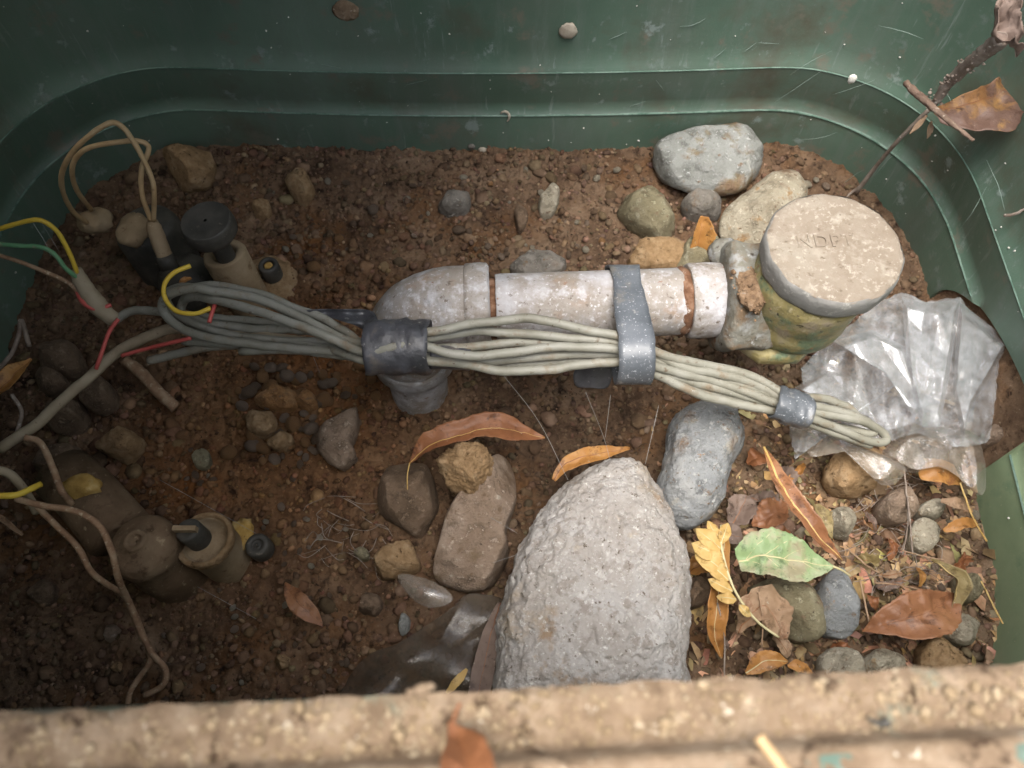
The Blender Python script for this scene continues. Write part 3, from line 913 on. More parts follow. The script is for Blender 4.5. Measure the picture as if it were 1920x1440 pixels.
UR = [('large slate-green and white stone against the far wall', [(1222, 300), (1235, 275), (1280, 258), (1340, 250), (1388, 247), (1415, 267), (1438, 305), (1433, 325), (1390, 350), (1340, 357), (1280, 345), (1235, 325)], 0.016, 0.018, 'st_slate', 21, 5),
      ('pale flat stone partly behind the round cream cap', [(1350, 402), (1375, 370), (1420, 342), (1470, 330), (1500, 340), (1510, 362), (1500, 410), (1460, 450), (1400, 455), (1355, 442)], 0.016, 0.016, 'st_cream', 22, 5),
      ('small grey-brown stone just below the large slate-green stone', [(1280, 375), (1300, 362), (1335, 362), (1360, 380), (1350, 402), (1310, 407), (1285, 395)], 0.006, 0.012, 'st_grey', 23, 3),
      ('mottled olive egg shaped stone left of the pale flat stone', [(1158, 385), (1180, 362), (1215, 360), (1245, 380), (1265, 415), (1272, 440), (1245, 455), (1205, 432), (1170, 410)], 0.005, 0.014, 'st_olive', 24, 1),
      ('flattened grey-brown pebble on the far soil, above the pipe elbow', [(822, 377), (840, 362), (868, 360), (883, 375), (870, 395), (845, 400), (825, 392)], 0.002, 0.010, 'st_grey', 25, 1),
      ('small upright pale grey pebble alone on the far soil', [(1010, 382), (1018, 360), (1035, 348), (1048, 360), (1045, 385), (1030, 402), (1012, 400)], 0.002, 0.009, 'st_cream', 26, 1),
      ('small dark oval pebble between two pale pebbles on the far soil', [(966, 395), (978, 385), (988, 400), (985, 425), (970, 428)], 0.002, 0.006, 'st_brown', 27, 1),
      ('sandy flat stone above the steel pipe by the orange leaf', [(1165, 497), (1185, 466), (1230, 450), (1262, 452), (1290, 472), (1280, 508), (1220, 512)], 0.008, 0.012, 'clod', 28, 3),
      ('greenish slab of stone behind the union nut', [(1262, 508), (1282, 465), (1310, 442), (1345, 450), (1340, 495), (1300, 512)], 0.014, 0.012, 'st_olive', 29, 4),
      ('dark flat stone half hidden above the steel pipe', [(955, 498), (985, 476), (1030, 470), (1062, 490), (1045, 512), (980, 518)], 0.004, 0.008, 'st_grey', 30, 2)]
LR = [('olive-brown oval stone with the green leaf on it', [(1400, 1098), (1440, 1085), (1490, 1083), (1520, 1110), (1540, 1150), (1545, 1185), (1520, 1203), (1480, 1195), (1455, 1160), (1425, 1130)], 0.018, 0.014, 'st_olive', 31, 1),
      ('blue-grey angular stone beside the olive oval stone', [(1540, 1088), (1570, 1064), (1598, 1078), (1607, 1110), (1603, 1150), (1600, 1180), (1580, 1200), (1548, 1192), (1532, 1160), (1530, 1112)], 0.018, 0.016, 'st_blue', 32, 3),
      ('pinkish brown stone at the near rim', [(1545, 1228), (1570, 1212), (1600, 1220), (1618, 1250), (1610, 1280), (1560, 1285), (1540, 1252)], 0.014, 0.012, 'st_cream', 33, 3),
      ('crumbly cream stone at the near rim', [(1620, 1237), (1645, 1217), (1675, 1222), (1692, 1245), (1690, 1270), (1640, 1278), (1620, 1262)], 0.014, 0.012, 'st_cream', 34, 3),
      ('yellowish stone below the glossy red-brown leaf at the near rim', [(1728, 1218), (1760, 1192), (1787, 1205), (1802, 1240), (1792, 1272), (1735, 1275)], 0.014, 0.012, 'clod', 35, 3),
      ('pale shiny pebble right of the glossy red-brown leaf', [(1765, 1168), (1790, 1147), (1820, 1150), (1838, 1175), (1830, 1203), (1805, 1211), (1775, 1195)], 0.014, 0.010, 'st_cream', 36, 4),
      ('white and rust angular stone right of the long curled leaf', [(1550, 967), (1575, 949), (1600, 960), (1603, 982), (1590, 1003), (1565, 990)], 0.016, 0.010, 'st_cream', 37, 4),
      ('muddy rounded stone under the wisp of plastic film', [(1548, 872), (1570, 847), (1610, 844), (1650, 862), (1652, 900), (1622, 925), (1580, 925), (1550, 902)], 0.016, 0.016, 'clod', 38, 2),
      ('round tan stone below the muddy film', [(1650, 942), (1670, 921), (1700, 919), (1716, 940), (1711, 970), (1682, 982), (1655, 970)], 0.014, 0.014, 'st_tan', 39, 1),
      ('thin flat roundish grey disc of stone standing on edge', [(1707, 997), (1715, 976), (1740, 973), (1761, 990), (1758, 1015), (1735, 1035), (1712, 1021)], 0.017, 0.005, 'st_cream', 40, 1),
      ('half buried pale stone by the right wall', [(1798, 1082), (1822, 1075), (1838, 1100), (1826, 1128), (1803, 1120)], 0.010, 0.008, 'st_olive', 41, 1),
      ('tan lump of stone by the gap in the right wall', [(1845, 812), (1870, 796), (1890, 806), (1886, 826), (1856, 832)], 0.02, 0.008, 'st_tan', 42, 3),
      ('small speckled grey and tan stone under the amber leaf', [(1722, 955), (1745, 938), (1770, 945), (1774, 965), (1750, 972), (1728, 968)], 0.014, 0.007, 'st_cream', 43, 2)]
LF = [('mud coated rounded stone touching the thick cable at the left', [(157, 737), (175, 714), (200, 716), (215, 735), (210, 760), (185, 773), (163, 765)], 0.006, 0.016, 'st_brown', 51, 1),
      ('dark stone under the thick cable', [(95, 787), (115, 756), (150, 757), (160, 780), (145, 806), (110, 812)], 0.006, 0.016, 'st_brown', 52, 1),
      ('blocky dark brown stone by the left wall', [(78, 667), (100, 643), (140, 650), (152, 680), (132, 702), (85, 700)], 0.006, 0.016, 'st_brown', 53, 3),
      ('flat brown stone below the blocky dark one', [(60, 715), (85, 692), (120, 700), (125, 725), (90, 738)], 0.004, 0.012, 'st_brown', 54, 2),
      ('smooth beige pebble in the orange gravel', [(463, 792), (472, 773), (505, 773), (520, 790), (515, 810), (490, 818), (470, 808)], 0.004, 0.009, 'clod', 55, 0),
      ('pitted pale pebble beside the smooth beige pebble', [(503, 829), (525, 809), (547, 816), (545, 831), (520, 843)], 0.003, 0.007, 'clod', 56, 3),
      ('flat tan slab of stone standing below the cable bundle', [(580, 820), (605, 795), (645, 772), (668, 764), (668, 800), (660, 830), (665, 855), (640, 880), (610, 862)], 0.010, 0.008, 'st_tan', 57, 3),
      ('broad brown stone among the orange gravel', [(480, 745), (500, 727), (535, 728), (560, 742), (555, 765), (520, 770), (490, 762)], 0.002, 0.009, 'st_orange', 58, 2),
      ('orange-brown oval stone among the gravel', [(548, 745), (565, 733), (590, 742), (596, 762), (580, 772), (556, 762)], 0.002, 0.009, 'st_orange', 59, 1),
      ('ochre rounded stone on the far soil', [(540, 337), (565, 321), (585, 331), (588, 355), (568, 374), (545, 362)], 0.004, 0.010, 'clod', 60, 2),
      ('small pale pebble left of the ochre stone', [(474, 388), (485, 377), (503, 380), (506, 393), (490, 402), (477, 398)], 0.003, 0.006, 'clod', 61, 1),
      ('crumbly pinkish clod below the rounded brown stone', [(705, 1047), (735, 1021), (765, 1012), (780, 1040), (785, 1065), (750, 1080), (710, 1080)], 0.006, 0.012, 'clod', 62, 3),
      ('round brown pebble left of the muddy plastic', [(670, 1132), (685, 1114), (710, 1116), (717, 1135), (700, 1155), (678, 1150)], 0.002, 0.010, 'st_brown', 63, 1),
      ('small oval grey pebble at the edge of the muddy plastic', [(746, 1168), (752, 1153), (763, 1153), (769, 1168), (764, 1185), (752, 1190)], 0.003, 0.007, 'st_slate', 64, 1),
      ('pale crusted lump left of the dark soil', [(180, 832), (215, 806), (250, 810), (270, 830), (255, 850), (230, 862), (200, 852)], 0.006, 0.014, 'clod', 65, 3),
      ('wide brown rock above the lower valve', [(75, 870), (95, 846), (150, 841), (170, 870), (165, 896), (110, 902), (75, 890)], 0.006, 0.018, 'st_brown', 66, 3),
      ('lump of tan mud heaped against the far wall', [(308, 297), (340, 280), (385, 280), (402, 305), (380, 337), (330, 342)], 0.008, 0.014, 'clod', 67, 3),
      ('small round pebble in the dry grass', [(663, 1035), (675, 1026), (690, 1032), (690, 1048), (673, 1050)], 0.002, 0.006, 'st_olive', 68, 0),
      ('tan pebble near the rim left of centre', [(515, 1240), (527, 1226), (543, 1232), (542, 1250), (525, 1255)], 0.0, 0.006, 'clod', 69, 1),
      ('round pebble with a hole in the gravel', [(362, 860), (372, 847), (390, 847), (397, 862), (388, 877), (370, 877)], 0.0, 0.006, 'st_olive', 70, 0),
      ('chip of yellow stone near the twisted wires', [(212, 1255), (220, 1241), (232, 1246), (230, 1260)], 0.0, 0.005, 'clod', 71, 1),
      ('leaf shaped tan stone lying by the twisted wires', [(198, 1195), (210, 1170), (224, 1175), (222, 1192), (206, 1205)], 0.0, 0.006, 'st_tan', 72, 1),
      ('reddish stone in the dark lower left', [(60, 1115), (80, 1090), (102, 1095), (103, 1120), (80, 1135)], 0.0, 0.010, 'st_brown', 73, 1),
      ('purplish stone between the golden leaflets and the rim', [(1283, 1090), (1310, 1082), (1325, 1100), (1322, 1130), (1295, 1140), (1283, 1120)], 0.008, 0.010, 'st_brown', 74, 1)]
for grp in (UR, LR, LF):
    for lb, ol, zc, h, mt, sd_, fc in grp:
        p0 = S(*np.mean(ol, 0))
        stone('stone', lb, ol, p0[2] + min(zc, 0.012), h * 0.9, M[mt], sd_, (0.62, 0.80), 0.0019, 85, fc + 2, 0.016, fine=0.0009 if mt == 'clod' else 0.0004)

# orange-brown pebbles embedded left of the riser: one mesh per variant, copied
peb = []
for k in range(6):
    v, f = ICO2
    rs = np.random.RandomState(70 + k)
    v = v * (1 + 0.22 * fbm(v * 1.3 + k * 9, 3))[:, None] * np.array((1, rs.uniform(0.65, 0.9), rs.uniform(0.5, 0.7)))
    me = bpy.data.meshes.new('pebble')
    me.from_pydata([tuple(a) for a in v], [], f)
    me.polygons.foreach_set('use_smooth', [True] * len(me.polygons))
    me.materials.append(M[('st_orange', 'st_brown', 'st_orange', 'st_tan', 'st_brown', 'st_cream')[k]])
    peb.append(me)


PCOL = ('orange', 'dark brown', 'rusty orange', 'tan', 'earthy brown', 'pale cream')


def pebble(px, py, r_px, kind, label, group):
    if group:
        label = ('tiny ' if r_px < 7 else 'small ' if r_px < 10 else 'plump ') + PCOL[kind] + ' pebble ' + label
        group = PCOL[kind] + ' ' + group
    p = S(px, py)
    o = bpy.data.objects.new('pebble', peb[kind])
    COL.objects.link(o)
    s = r_px * pxs(p)
    o.location = (p[0], p[1], float(soil_h(p[0], p[1])[0]) * 0.6 + p[2] * 0.4 + s * 0.36)
    o.scale = (s, s, s)
    o.rotation_euler = (random.uniform(-.4, .4), random.uniform(-.4, .4), random.uniform(0, 6.3))
    return tag(o, label, 'pebble', group)


pr = random.Random(21)
for k in range(150):
    px, py = pr.gauss(565, 85), pr.gauss(755, 75)
    if 400 < px < 715 and 680 < py < 900:
        pebble(px, py, pr.choice((7, 8, 9, 11, 13, 17)), pr.choice((0, 0, 2, 0, 3, 4)), 'in the gravel patch left of the riser', 'gravel left of the riser')
for k in range(60):
    px, py = pr.uniform(300, 700), pr.uniform(840, 1290)
    pebble(px, py, pr.choice((5, 6, 7, 9)), pr.choice((1, 1, 4, 5, 3)), 'in the dark soil of the lower left', 'pebbles in the lower left soil')
for k in range(60):
    px, py = pr.uniform(430, 1160), pr.uniform(300, 480)
    pebble(px, py, pr.choice((4, 5, 6, 8)), pr.choice((1, 1, 3, 5, 0)), 'in the soil strip along the far wall', 'pebbles in the far soil strip')
for k in range(50):
    px, py = pr.uniform(1400, 1840), pr.uniform(940, 1250)
    pebble(px, py, pr.choice((5, 6, 8, 10)), pr.choice((1, 3, 5, 3)), 'in the leaf litter at the right', 'pebbles in the right hand litter')
for px, py, r, kd, lb in ((590, 505, 14, 0, 'small bright orange pebble right of the bleed screw'), (636, 450, 10, 0, 'tiny orange pebble above the bright orange one'),
                          (700, 395, 13, 3, 'sandy pebble left of the flattened grey-brown pebble'), (860, 430, 13, 1, 'reddish elongated pebble above the pipe elbow'),
                          (1098, 470, 9, 5, 'round snail-like grey pebble above the pipe'), (1515, 345, 9, 5, 'small white pebble beside the slate-green stone'), (1548, 352, 9, 3, 'small pink pebble right of the white one'),
                          (1530, 338, 7, 5, 'tiny white pebble behind the flat pale stone')):
    pebble(px, py, r, kd, lb, None)

# ------------------------------------------------------------------ steel pipe assembly
AX_Z = 0.078
pa = P(930, 578, AX_Z); pb = P(1330, 563, AX_Z)
AX = pb - pa; AX[2] = 0; AX /= np.linalg.norm(AX)


def on_axis(px):
    """point on the pipe axis that projects to photo column px"""
    t0, t1 = -0.3, 0.5
    for _ in range(40):
        t = (t0 + t1) / 2
        q_ = pa + AX * t - CAM
        x_ = 960 + FPX * q_[0] / (q_ @ FW)
        if x_ < px: t0 = t
        else: t1 = t
    return pa + AX * t


elc = on_axis(757)
pipe = thing('steel_pipe', 'crusted galvanised pipe with elbow, union and round cream cap rising from the soil', 'pipe', (elc[0], elc[1], 0))
R1 = 0.0166
# elbow: from the riser socket round to the horizontal socket
bend = 0.026
horiz_end = on_axis(918)
path = []
for i in range(4):
    path.append(elc + np.array((0, 0, -0.040 + 0.014 * i / 4)))
cen = elc + AX * bend + np.array((0, 0, -bend))
for i in range(13):
    a = pi - i / 12 * pi / 2
    path.append(cen + AX * bend * cos(a) + np.array((0, 0, bend * sin(a))))
L_ = (horiz_end - elc) @ AX
for i in range(1, 6):
    path.append(elc + AX * (bend + (L_ - bend) * i / 5))
rad = [0.0205] * 22
V, F = tube_mesh(path, 0.0214, 40, 0.0)
V = V + 0.0006 * np.stack([fbm(V * 120 + s, 4) for s in (0, 40, 80)], 1)
elbow = obj('elbow', V, F, M['galv'], pipe)


def band(name, a, b, prof, mat, parent, seg=48, noise=0.0004, facets=None, ns=150, axis=None):
    ax = (b - a); Ln = np.linalg.norm(ax)
    V, F = lathe_mesh([(r, t * Ln) for r, t in prof], a, ax, seg, 0, facets=facets, sub=3)
    V = V + noise * np.stack([fbm(V * ns + s, 4) for s in (0, 40, 80)], 1)
    return obj(name, V, F, mat, parent)


band('elbow_collar', on_axis(869), on_axis(919), [(0.0195, 0), (0.0222, 0.12), (0.0226, 0.5), (0.0224, 0.93), (0.0210, 1.0), (0.0150, 1.0)], M['galv'], pipe)
zlow = elc + np.array((0, 0, -0.045))
band('elbow_collar', elc + np.array((0, 0, -0.047)), elc + np.array((0, 0, -0.034)), [(0.0150, 0), (0.0212, 0.0), (0.0224, 0.1), (0.0224, 0.85), (0.0200, 1.0)], M['galv'], pipe)
band('pipe_thread', on_axis(915), on_axis(932), [(0.0146, 0), (0.0150, 0.5), (0.0148, 1)], M['rust'], pipe, noise=0.0006)
band('pipe', on_axis(930), on_axis(1275), [(0.0120, 0), (R1, 0.0), (R1 + .0002, 0.03), (R1, 0.5), (R1, 1.0)], M['galv'], pipe)
band('rust_ring', on_axis(1268), on_axis(1294), [(R1, 0), (0.0172, 0.3), (0.0163, 0.7), (0.0168, 1.0)], M['rust'], pipe, noise=0.0008, ns=260)
band('coupling', on_axis(1286), on_axis(1375), [(0.0150, 0), (0.0180, 0.0), (0.0187, 0.08), (0.0185, 0.5), (0.0180, 1.0)], M['galv'], pipe)
rb = elc.copy()
band('riser', np.array((rb[0] - 0.001, rb[1] - 0.002, -0.02)), elc + np.array((0, 0, -0.040)), [(0.0166, 0), (0.0166, 0.5), (0.0166, 1.0)], M['galv'], pipe)
# union nut: a broad slanted flange with a raised shoulder
na, nb = on_axis(1358) + np.array((-0.004, 0.001, 0.001)), on_axis(1432) + np.array((0.002, 0, 0))
nut = band('union_nut', na, nb, [(0.0175, 0), (0.0250, 0.0), (0.0288, 0.07), (0.0300, 0.18), (0.0290, 0.30), (0.0284, 0.55), (0.0292, 0.80), (0.0282, 0.92), (0.0250, 1.0), (0.0190, 1.02)], M['nut'], pipe, facets=6, seg=120, noise=0.0006, ns=110)
# a lug on the upper side
lug = on_axis(1372) + np.array((-0.004, 0.021, 0.010))
V, F = lathe_mesh([(0.0001, -0.006), (0.006, -0.005), (0.0078, 0), (0.006, 0.006), (0.0001, 0.008)], lug, (0.6, -0.2, 0.75), 20, 0.001, 150, sub=3)
obj('nut_lug', V, F, M['nut'], nut)
mp = P(1410, 532, 0.1050)
mc = mp + RNG.normal(0, 1, (420, 3)) * np.array((0.0030, 0.0058, 0.0005))
mc[:, 2] -= ((mc[:, 1] - mp[1]) / 0.0165) ** 2 * 0.0035
V = ICO3[0] * np.array((0.0072, 0.0135, 0.0030)) * (1 + 0.45 * fbm(ICO3[0] * 2.2, 4))[:, None]
V[:, 2] -= (V[:, 1] / 0.0165) ** 2 * 0.0035
obj('mud_layer', V + mp - np.array((0, 0, 0.0016)), ICO3[1], M['mudpatch'], nut)
mpo = lumps('mud_patch', mc, np.clip(np.exp(RNG.normal(-7.3, 0.4, 420)), 0.0003, 0.0014), M['mudpatch'], nut, base=ICO2, rough=0.35, flat=0.6)

# brass body and the round cap
cc_ = P(1565, 462, 0.124)
body_c = np.array((cc_[0] - 0.004, cc_[1] - 0.003, 0))
V, F = lathe_mesh([(0.001, 0.070), (0.018, 0.070), (0.0225, 0.072), (0.0250, 0.077), (0.0256, 0.083), (0.0250, 0.088), (0.0258, 0.094), (0.0262, 0.106), (0.0235, 0.113)], body_c, (0, 0, 1), 64, 0.0008, 60, facets=None, sub=3)
brass = obj('brass_body', V, F, M['brass'], pipe)
V, F = lathe_mesh([(0.010, 0.064), (0.0235, 0.064), (0.0246, 0.066), (0.0246, 0.070), (0.0235, 0.072), (0.0195, 0.073)], body_c + np.array((-0.0075, -0.0015, 0.0)), (0, 0, 1), 64, 0.0004, 90, facets=8, sub=2)
obj('brass_flange', V, F, M['brass'], brass)
a0 = on_axis(1425); b0 = np.array((body_c[0], a0[1] + 0.001, AX_Z))
band('inlet_neck', a0, b0, [(0.0225, 0), (0.0245, 0.2), (0.0245, 1.0)], M['brass'], brass)
V, F = ICO2[0] * 0.0023 + P(1450, 549, 0.098), ICO2[1]
obj('screw_head', V, F, M['st_blue'], brass)

capc = np.array((cc_[0], cc_[1], 0.0))
seg = 96
rim_r = []
for k in range(seg):
    a = 2 * pi * k / seg
    n12 = 14
    h_ = pi / n12
    m_ = (cos(h_) / cos(((a + h_) % (2 * h_)) - h_)) ** 0.75
    rim_r.append(0.0307 * m_)
prof = [(0.0, 0.0)]
V = []
lv = [(0.90, 0.1110), (0.97, 0.1118), (0.985, 0.1135), (0.99, 0.117), (1.0, 0.1205), (0.990, 0.1232), (0.965, 0.1242)]
nrad = 22
tops = [(0.965 - 0.965 * (i + 1) / nrad, 0.1243) for i in range(nrad)]
tops[-1] = (0.004, 0.1243)
for k in range(seg):
    a = 2 * pi * k / seg
    for (m_, z) in lv:
        V.append(capc + np.array((cos(a) * rim_r[k] * m_, sin(a) * rim_r[k] * m_, z)))
V = np.array(V)
V = V + 0.0007 * np.stack([fbm(V * 120 + s, 4) for s in (0, 40, 80)], 1)
cap = obj('cap', V, grid_faces(seg, len(lv), True), M['capside'], pipe)
V = []
for k in range(seg):
    a = 2 * pi * k / seg
    for (m_, z) in [(0.975, 0.1232)] + tops:
        V.append(capc + np.array((cos(a) * rim_r[k] * m_, sin(a) * rim_r[k] * m_, z)))
V = np.array(V)
V[:, 2] += 0.0007 * fbm(V * 90, 4) + 0.0003 * fbm(V * 420, 3) + 0.0005
V[:, 0] += 0.0006 * fbm(V * 160 + 9, 3); V[:, 1] += 0.0006 * fbm(V * 160 + 33, 3)
captop = obj('cap_face', V, grid_faces(seg, len(tops) + 1, True), M['cap'], cap)
# raised letters worn almost flat
tcv = bpy.data.curves.new('letters', 'FONT')
tcv.body = 'NDPT'
tcv.size = 0.0092
tcv.space_character = 1.1
tcv.extrude = 0.00022
tcv.bevel_depth = 0.00020
tcv.bevel_resolution = 2
tcv.align_x = 'CENTER'; tcv.align_y = 'CENTER'
tob = bpy.data.objects.new('letters_tmp', tcv)
COL.objects.link(tob)
bpy.context.view_layer.update()
me = bpy.data.meshes.new_from_object(tob.evaluated_get(bpy.context.evaluated_depsgraph_get()))
bpy.data.objects.remove(tob)
co = np.array([v.co[:] for v in me.vertices])
lp = P(1548, 452, 0.125)
rot = radians(2)
co2 = np.stack([lp[0] + co[:, 0] * cos(rot) - co[:, 1] * sin(rot), lp[1] + co[:, 0] * sin(rot) + co[:, 1] * cos(rot), 0.12475 + co[:, 2]], 1)
obj('lettering', co2, [tuple(p.vertices) for p in me.polygons], M['cap'], captop, smooth=False)

# ------------------------------------------------------------------ cable bundle
ZB = 0.092
bundle = thing('cable_bundle', 'bundle of grey cables folded into loops, tape round it, slung along the steel pipe', 'cables', P(900, 660, ZB))
CR = 0.00215


def cable(pts, r=CR, mat='cable'):
    c_ = crom([P(*a) for a in pts], 8)
    k_ = RNG.uniform(0, 90)
    c_ = c_ + 0.0011 * np.stack([fbm(c_ * 55 + k_ + q_, 2) for q_ in (0, 30, 60)], 1)
    return tube('cable', c_, r, M[mat], bundle, 10, 0.0003)


loopsL = [
    [(640, 633, .096), (500, 567, .100), (400, 545, .102), (360, 541, .102), (322, 550, .098), (303, 570, .092), (312, 593, .087), (350, 620, .084), (417, 638, .084), (540, 652, .086), (640, 662, .088)],
    [(640, 616, .092), (560, 580, .093), (500, 556, .095), (420, 537, .096), (360, 536, .094), (322, 545, .088), (310, 562, .083), (330, 590, .080), (380, 612, .080), (450, 630, .081), (560, 640, .083), (640, 648, .086)],
    [(640, 641, .100), (560, 610, .102), (470, 580, .101), (400, 561, .098), (368, 556, .092), (345, 563, .085), (340, 585, .080), (380, 604, .078), (470, 614, .079), (560, 620, .081), (640, 632, .086)],
]
mids = [
    [(690, 640, .098), (755, 628, .103), (807, 622, .104), (890, 607, .103), (973, 598, .102), (1023, 603, .101), (1090, 618, .100), (1165, 632, .099), (1200, 647, .096), (1280, 676, .088), (1347, 688, .082), (1397, 701, .078), (1437, 720, .074), (1480, 750, .070)],
    [(690, 652, .097), (755, 640, .100), (810, 631, .099), (907, 621, .096), (1007, 628, .096), (1090, 636, .096), (1165, 645, .096), (1200, 655, .093), (1290, 690, .085), (1370, 706, .079), (1430, 728, .073), (1480, 757, .068)],
    [(690, 655, .090), (755, 652, .093), (830, 652, .092), (885, 652, .092), (973, 643, .092), (1073, 645, .092), (1165, 652, .092), (1220, 672, .089), (1290, 693, .083), (1370, 716, .076), (1450, 741, .070), (1480, 764, .067)],
    [(690, 660, .101), (755, 648, .104), (808, 652, .103), (857, 665, .101), (907, 668, .099), (973, 658, .098), (1057, 650, .097), (1165, 657, .097), (1220, 683, .092), (1280, 701, .085), (1340, 716, .078), (1430, 746, .071), (1480, 770, .067)],
    [(690, 666, .092), (755, 664, .094), (830, 672, .092), (907, 676, .091), (1007, 669, .091), (1090, 664, .091), (1165, 665, .092), (1220, 690, .088), (1290, 713, .081), (1360, 732, .074), (1430, 752, .068), (1480, 772, .064)],
    [(690, 671, .088), (755, 668, .090), (830, 675, .087), (907, 683, .086), (980, 683, .086), (1057, 677, .086), (1165, 672, .088), (1210, 694, .086), (1290, 724, .078), (1350, 742, .071), (1430, 760, .065), (1480, 776, .062)],
    [(690, 677, .096), (755, 672, .098), (830, 678, .094), (880, 684, .093), (940, 695, .092), (1023, 695, .092), (1073, 687, .092), (1165, 676, .094), (1200, 688, .091), (1245, 707, .085), (1290, 731, .079), (1340, 748, .073), (1400, 760, .068), (1480, 779, .064)],
]
endsR = [
    [(1480, 758, .070), (1520, 760, .068), (1580, 773, .062), (1627, 793, .055), (1640, 806, .051), (1625, 813, .050), (1570, 800, .053), (1520, 782, .060), (1480, 770, .066)],
    [(1480, 768, .070), (1513, 780, .067), (1560, 800, .060), (1610, 820, .053), (1648, 829, .049), (1661, 820, .049), (1640, 800, .053), (1590, 786, .060), (1520, 770, .066), (1480, 764, .068)],
    [(1480, 775, .066), (1510, 788, .063), (1545, 804, .058), (1580, 820, .053), (1632, 833, .047)],
    [(1480, 752, .064), (1505, 746, .062), (1547, 748, .058), (1585, 762, .053), (1610, 785, .048)],
]
# continue each left loop strand into the mid strands, and the mids into the right loops
full = [
    loopsL[0] + mids[0] + endsR[0], list(reversed(mids[6])) + list(reversed(loopsL[0]))[0:0],
]
cable(loopsL[0][::-1] + mids[0] + endsR[0])
cable(loopsL[1][::-1] + mids[1] + endsR[3])
cable(loopsL[2][::-1] + mids[3] + endsR[1])
cable([(213, 602, .070), (240, 587, .072), (275, 583, .074), (340, 590, .075), (450, 600, .077), (560, 612, .080), (640, 628, .085)] + mids[2])
cable([(450, 655, .080), (560, 658, .083), (640, 666, .086)] + mids[4] + endsR[2])
cable([(345, 640, .074), (450, 647, .078), (560, 654, .081), (640, 664, .083)] + mids[5])
cable([(280, 675, .066), (330, 664, .068), (400, 650, .072), (500, 644, .078), (600, 650, .086), (640, 660, .091)] + mids[6])
cable([(0, 842, .055), (60, 800, .058), (100, 767, .060), (183, 690, .064), (250, 643, .068), (327, 617, .072), (420, 622, .075), (520, 634, .078), (640, 654, .084), (690, 662, .088), (760, 668, .089)], 0.0027, 'cable2')


def wrap(name, pts, ry, rz, mat, parent, seg=28, amp=0.0006):
    """a sleeve of tape round the bundle: elliptical section, wrinkled"""
    pts = np.array(pts)
    pts = resample(pts, 14)
    T = np.gradient(pts, axis=0); T /= np.linalg.norm(T, axis=1)[:, None]
    V = []
    for i, p in enumerate(pts):
        n_ = np.cross((0, 0, 1.0), T[i]); n_ /= np.linalg.norm(n_)
        b_ = np.cross(T[i], n_)
        for k in range(seg):
            a = 2 * pi * k / seg
            V.append(p + n_ * ry * cos(a) + b_ * rz * sin(a))
    V = np.array(V)
    V = V + amp * np.stack([fbm(V * np.array((260, 120, 120)) + s, 3) for s in (0, 40, 80)], 1)
    F = []
    for i in range(len(pts) - 1):
        for k in range(seg):
            k2 = (k + 1) % seg
            F.append((i * seg + k, i * seg + k2, (i + 1) * seg + k2, (i + 1) * seg + k))
    o = obj(name, V, F, mat, parent)
    md = o.modifiers.new('thickness', 'SOLIDIFY'); md.thickness = 0.0005; md.offset = 1
    return o


wrap('tape_wrap', [P(692, 652, .094), P(748, 650, .095), P(806, 650, .095)], 0.0120, 0.0118, M['tape'], bundle, amp=0.0022)
wrap('tape_wrap', [P(806, 668, .090), P(845, 669, .089), P(882, 671, .088)], 0.0055, 0.005, M['tape'], bundle)
wrap('tape_wrap', [P(1452, 752, .069), P(1485, 764, .068), P(1514, 775, .066)], 0.0080, 0.0066, M['strap'], bundle, amp=0.0018)


def sheet(name, outline, zf, mat, parent=None, m=120, k=30, seed=1, thick=0.0003, label=None, cat=None, wob=0.0, straight=False):
    """film or sheet: outline in photo pixels at heights zf(px,py); fine mesh from a central fan"""
    ol = resample(np.array(outline, float), m, True) if straight else resample(crom([np.array(a, float) for a in outline], 8, True), m, True)
    if wob:
        d_ = ol - ol.mean(0)
        ol = ol + d_ * (wob * fbm(np.stack([ol[:, 0] / 18, ol[:, 1] / 18, ol[:, 0] * 0 + seed], 1), 3))[:, None]
    c = ol.mean(0)
    V = []
    for j in range(k + 1):
        t = max(0.004, j / k)
        for q_ in ol:
            pp = c + (q_ - c) * t
            V.append(P(pp[0], pp[1], zf(pp[0], pp[1], t)))
    F = []
    for i in range(k):
        for j in range(m):
            j2 = (j + 1) % m
            F.append((i * m + j, i * m + j2, (i + 1) * m + j2, (i + 1) * m + j))
    o = obj(name, np.array(V), F, mat, parent)
    if name.startswith(('bag', 'film', 'dusty')):
        o.data.polygons.foreach_set('use_smooth', [False] * len(o.data.polygons))
    md = o.modifiers.new('thickness', 'SOLIDIFY'); md.thickness = thick
    if label:
        tag(o, label, cat)
    return o


# tape flap hanging from the bundle
sheet('tape_flap', [(1078, 695), (1110, 688), (1146, 690), (1140, 726), (1110, 728), (1080, 724)], lambda a, b, t: 0.074 - (b - 690) * 0.0003 + 0.001 * sin(a * .12), M['tape'], bundle, 48, 8)
sheet('tape_flap', [(1455, 770), (1490, 780), (1478, 797), (1460, 790)], lambda a, b, t: 0.062, M['strap'], bundle, 36, 6)
sheet('tape_flap', [(575, 582), (640, 580), (700, 585), (705, 625), (660, 608), (610, 592)], lambda a, b, t: 0.094 + 0.002 * sin(a * .09) + 0.0015 * sin(b * .2), M['tape'], bundle, 60, 10)

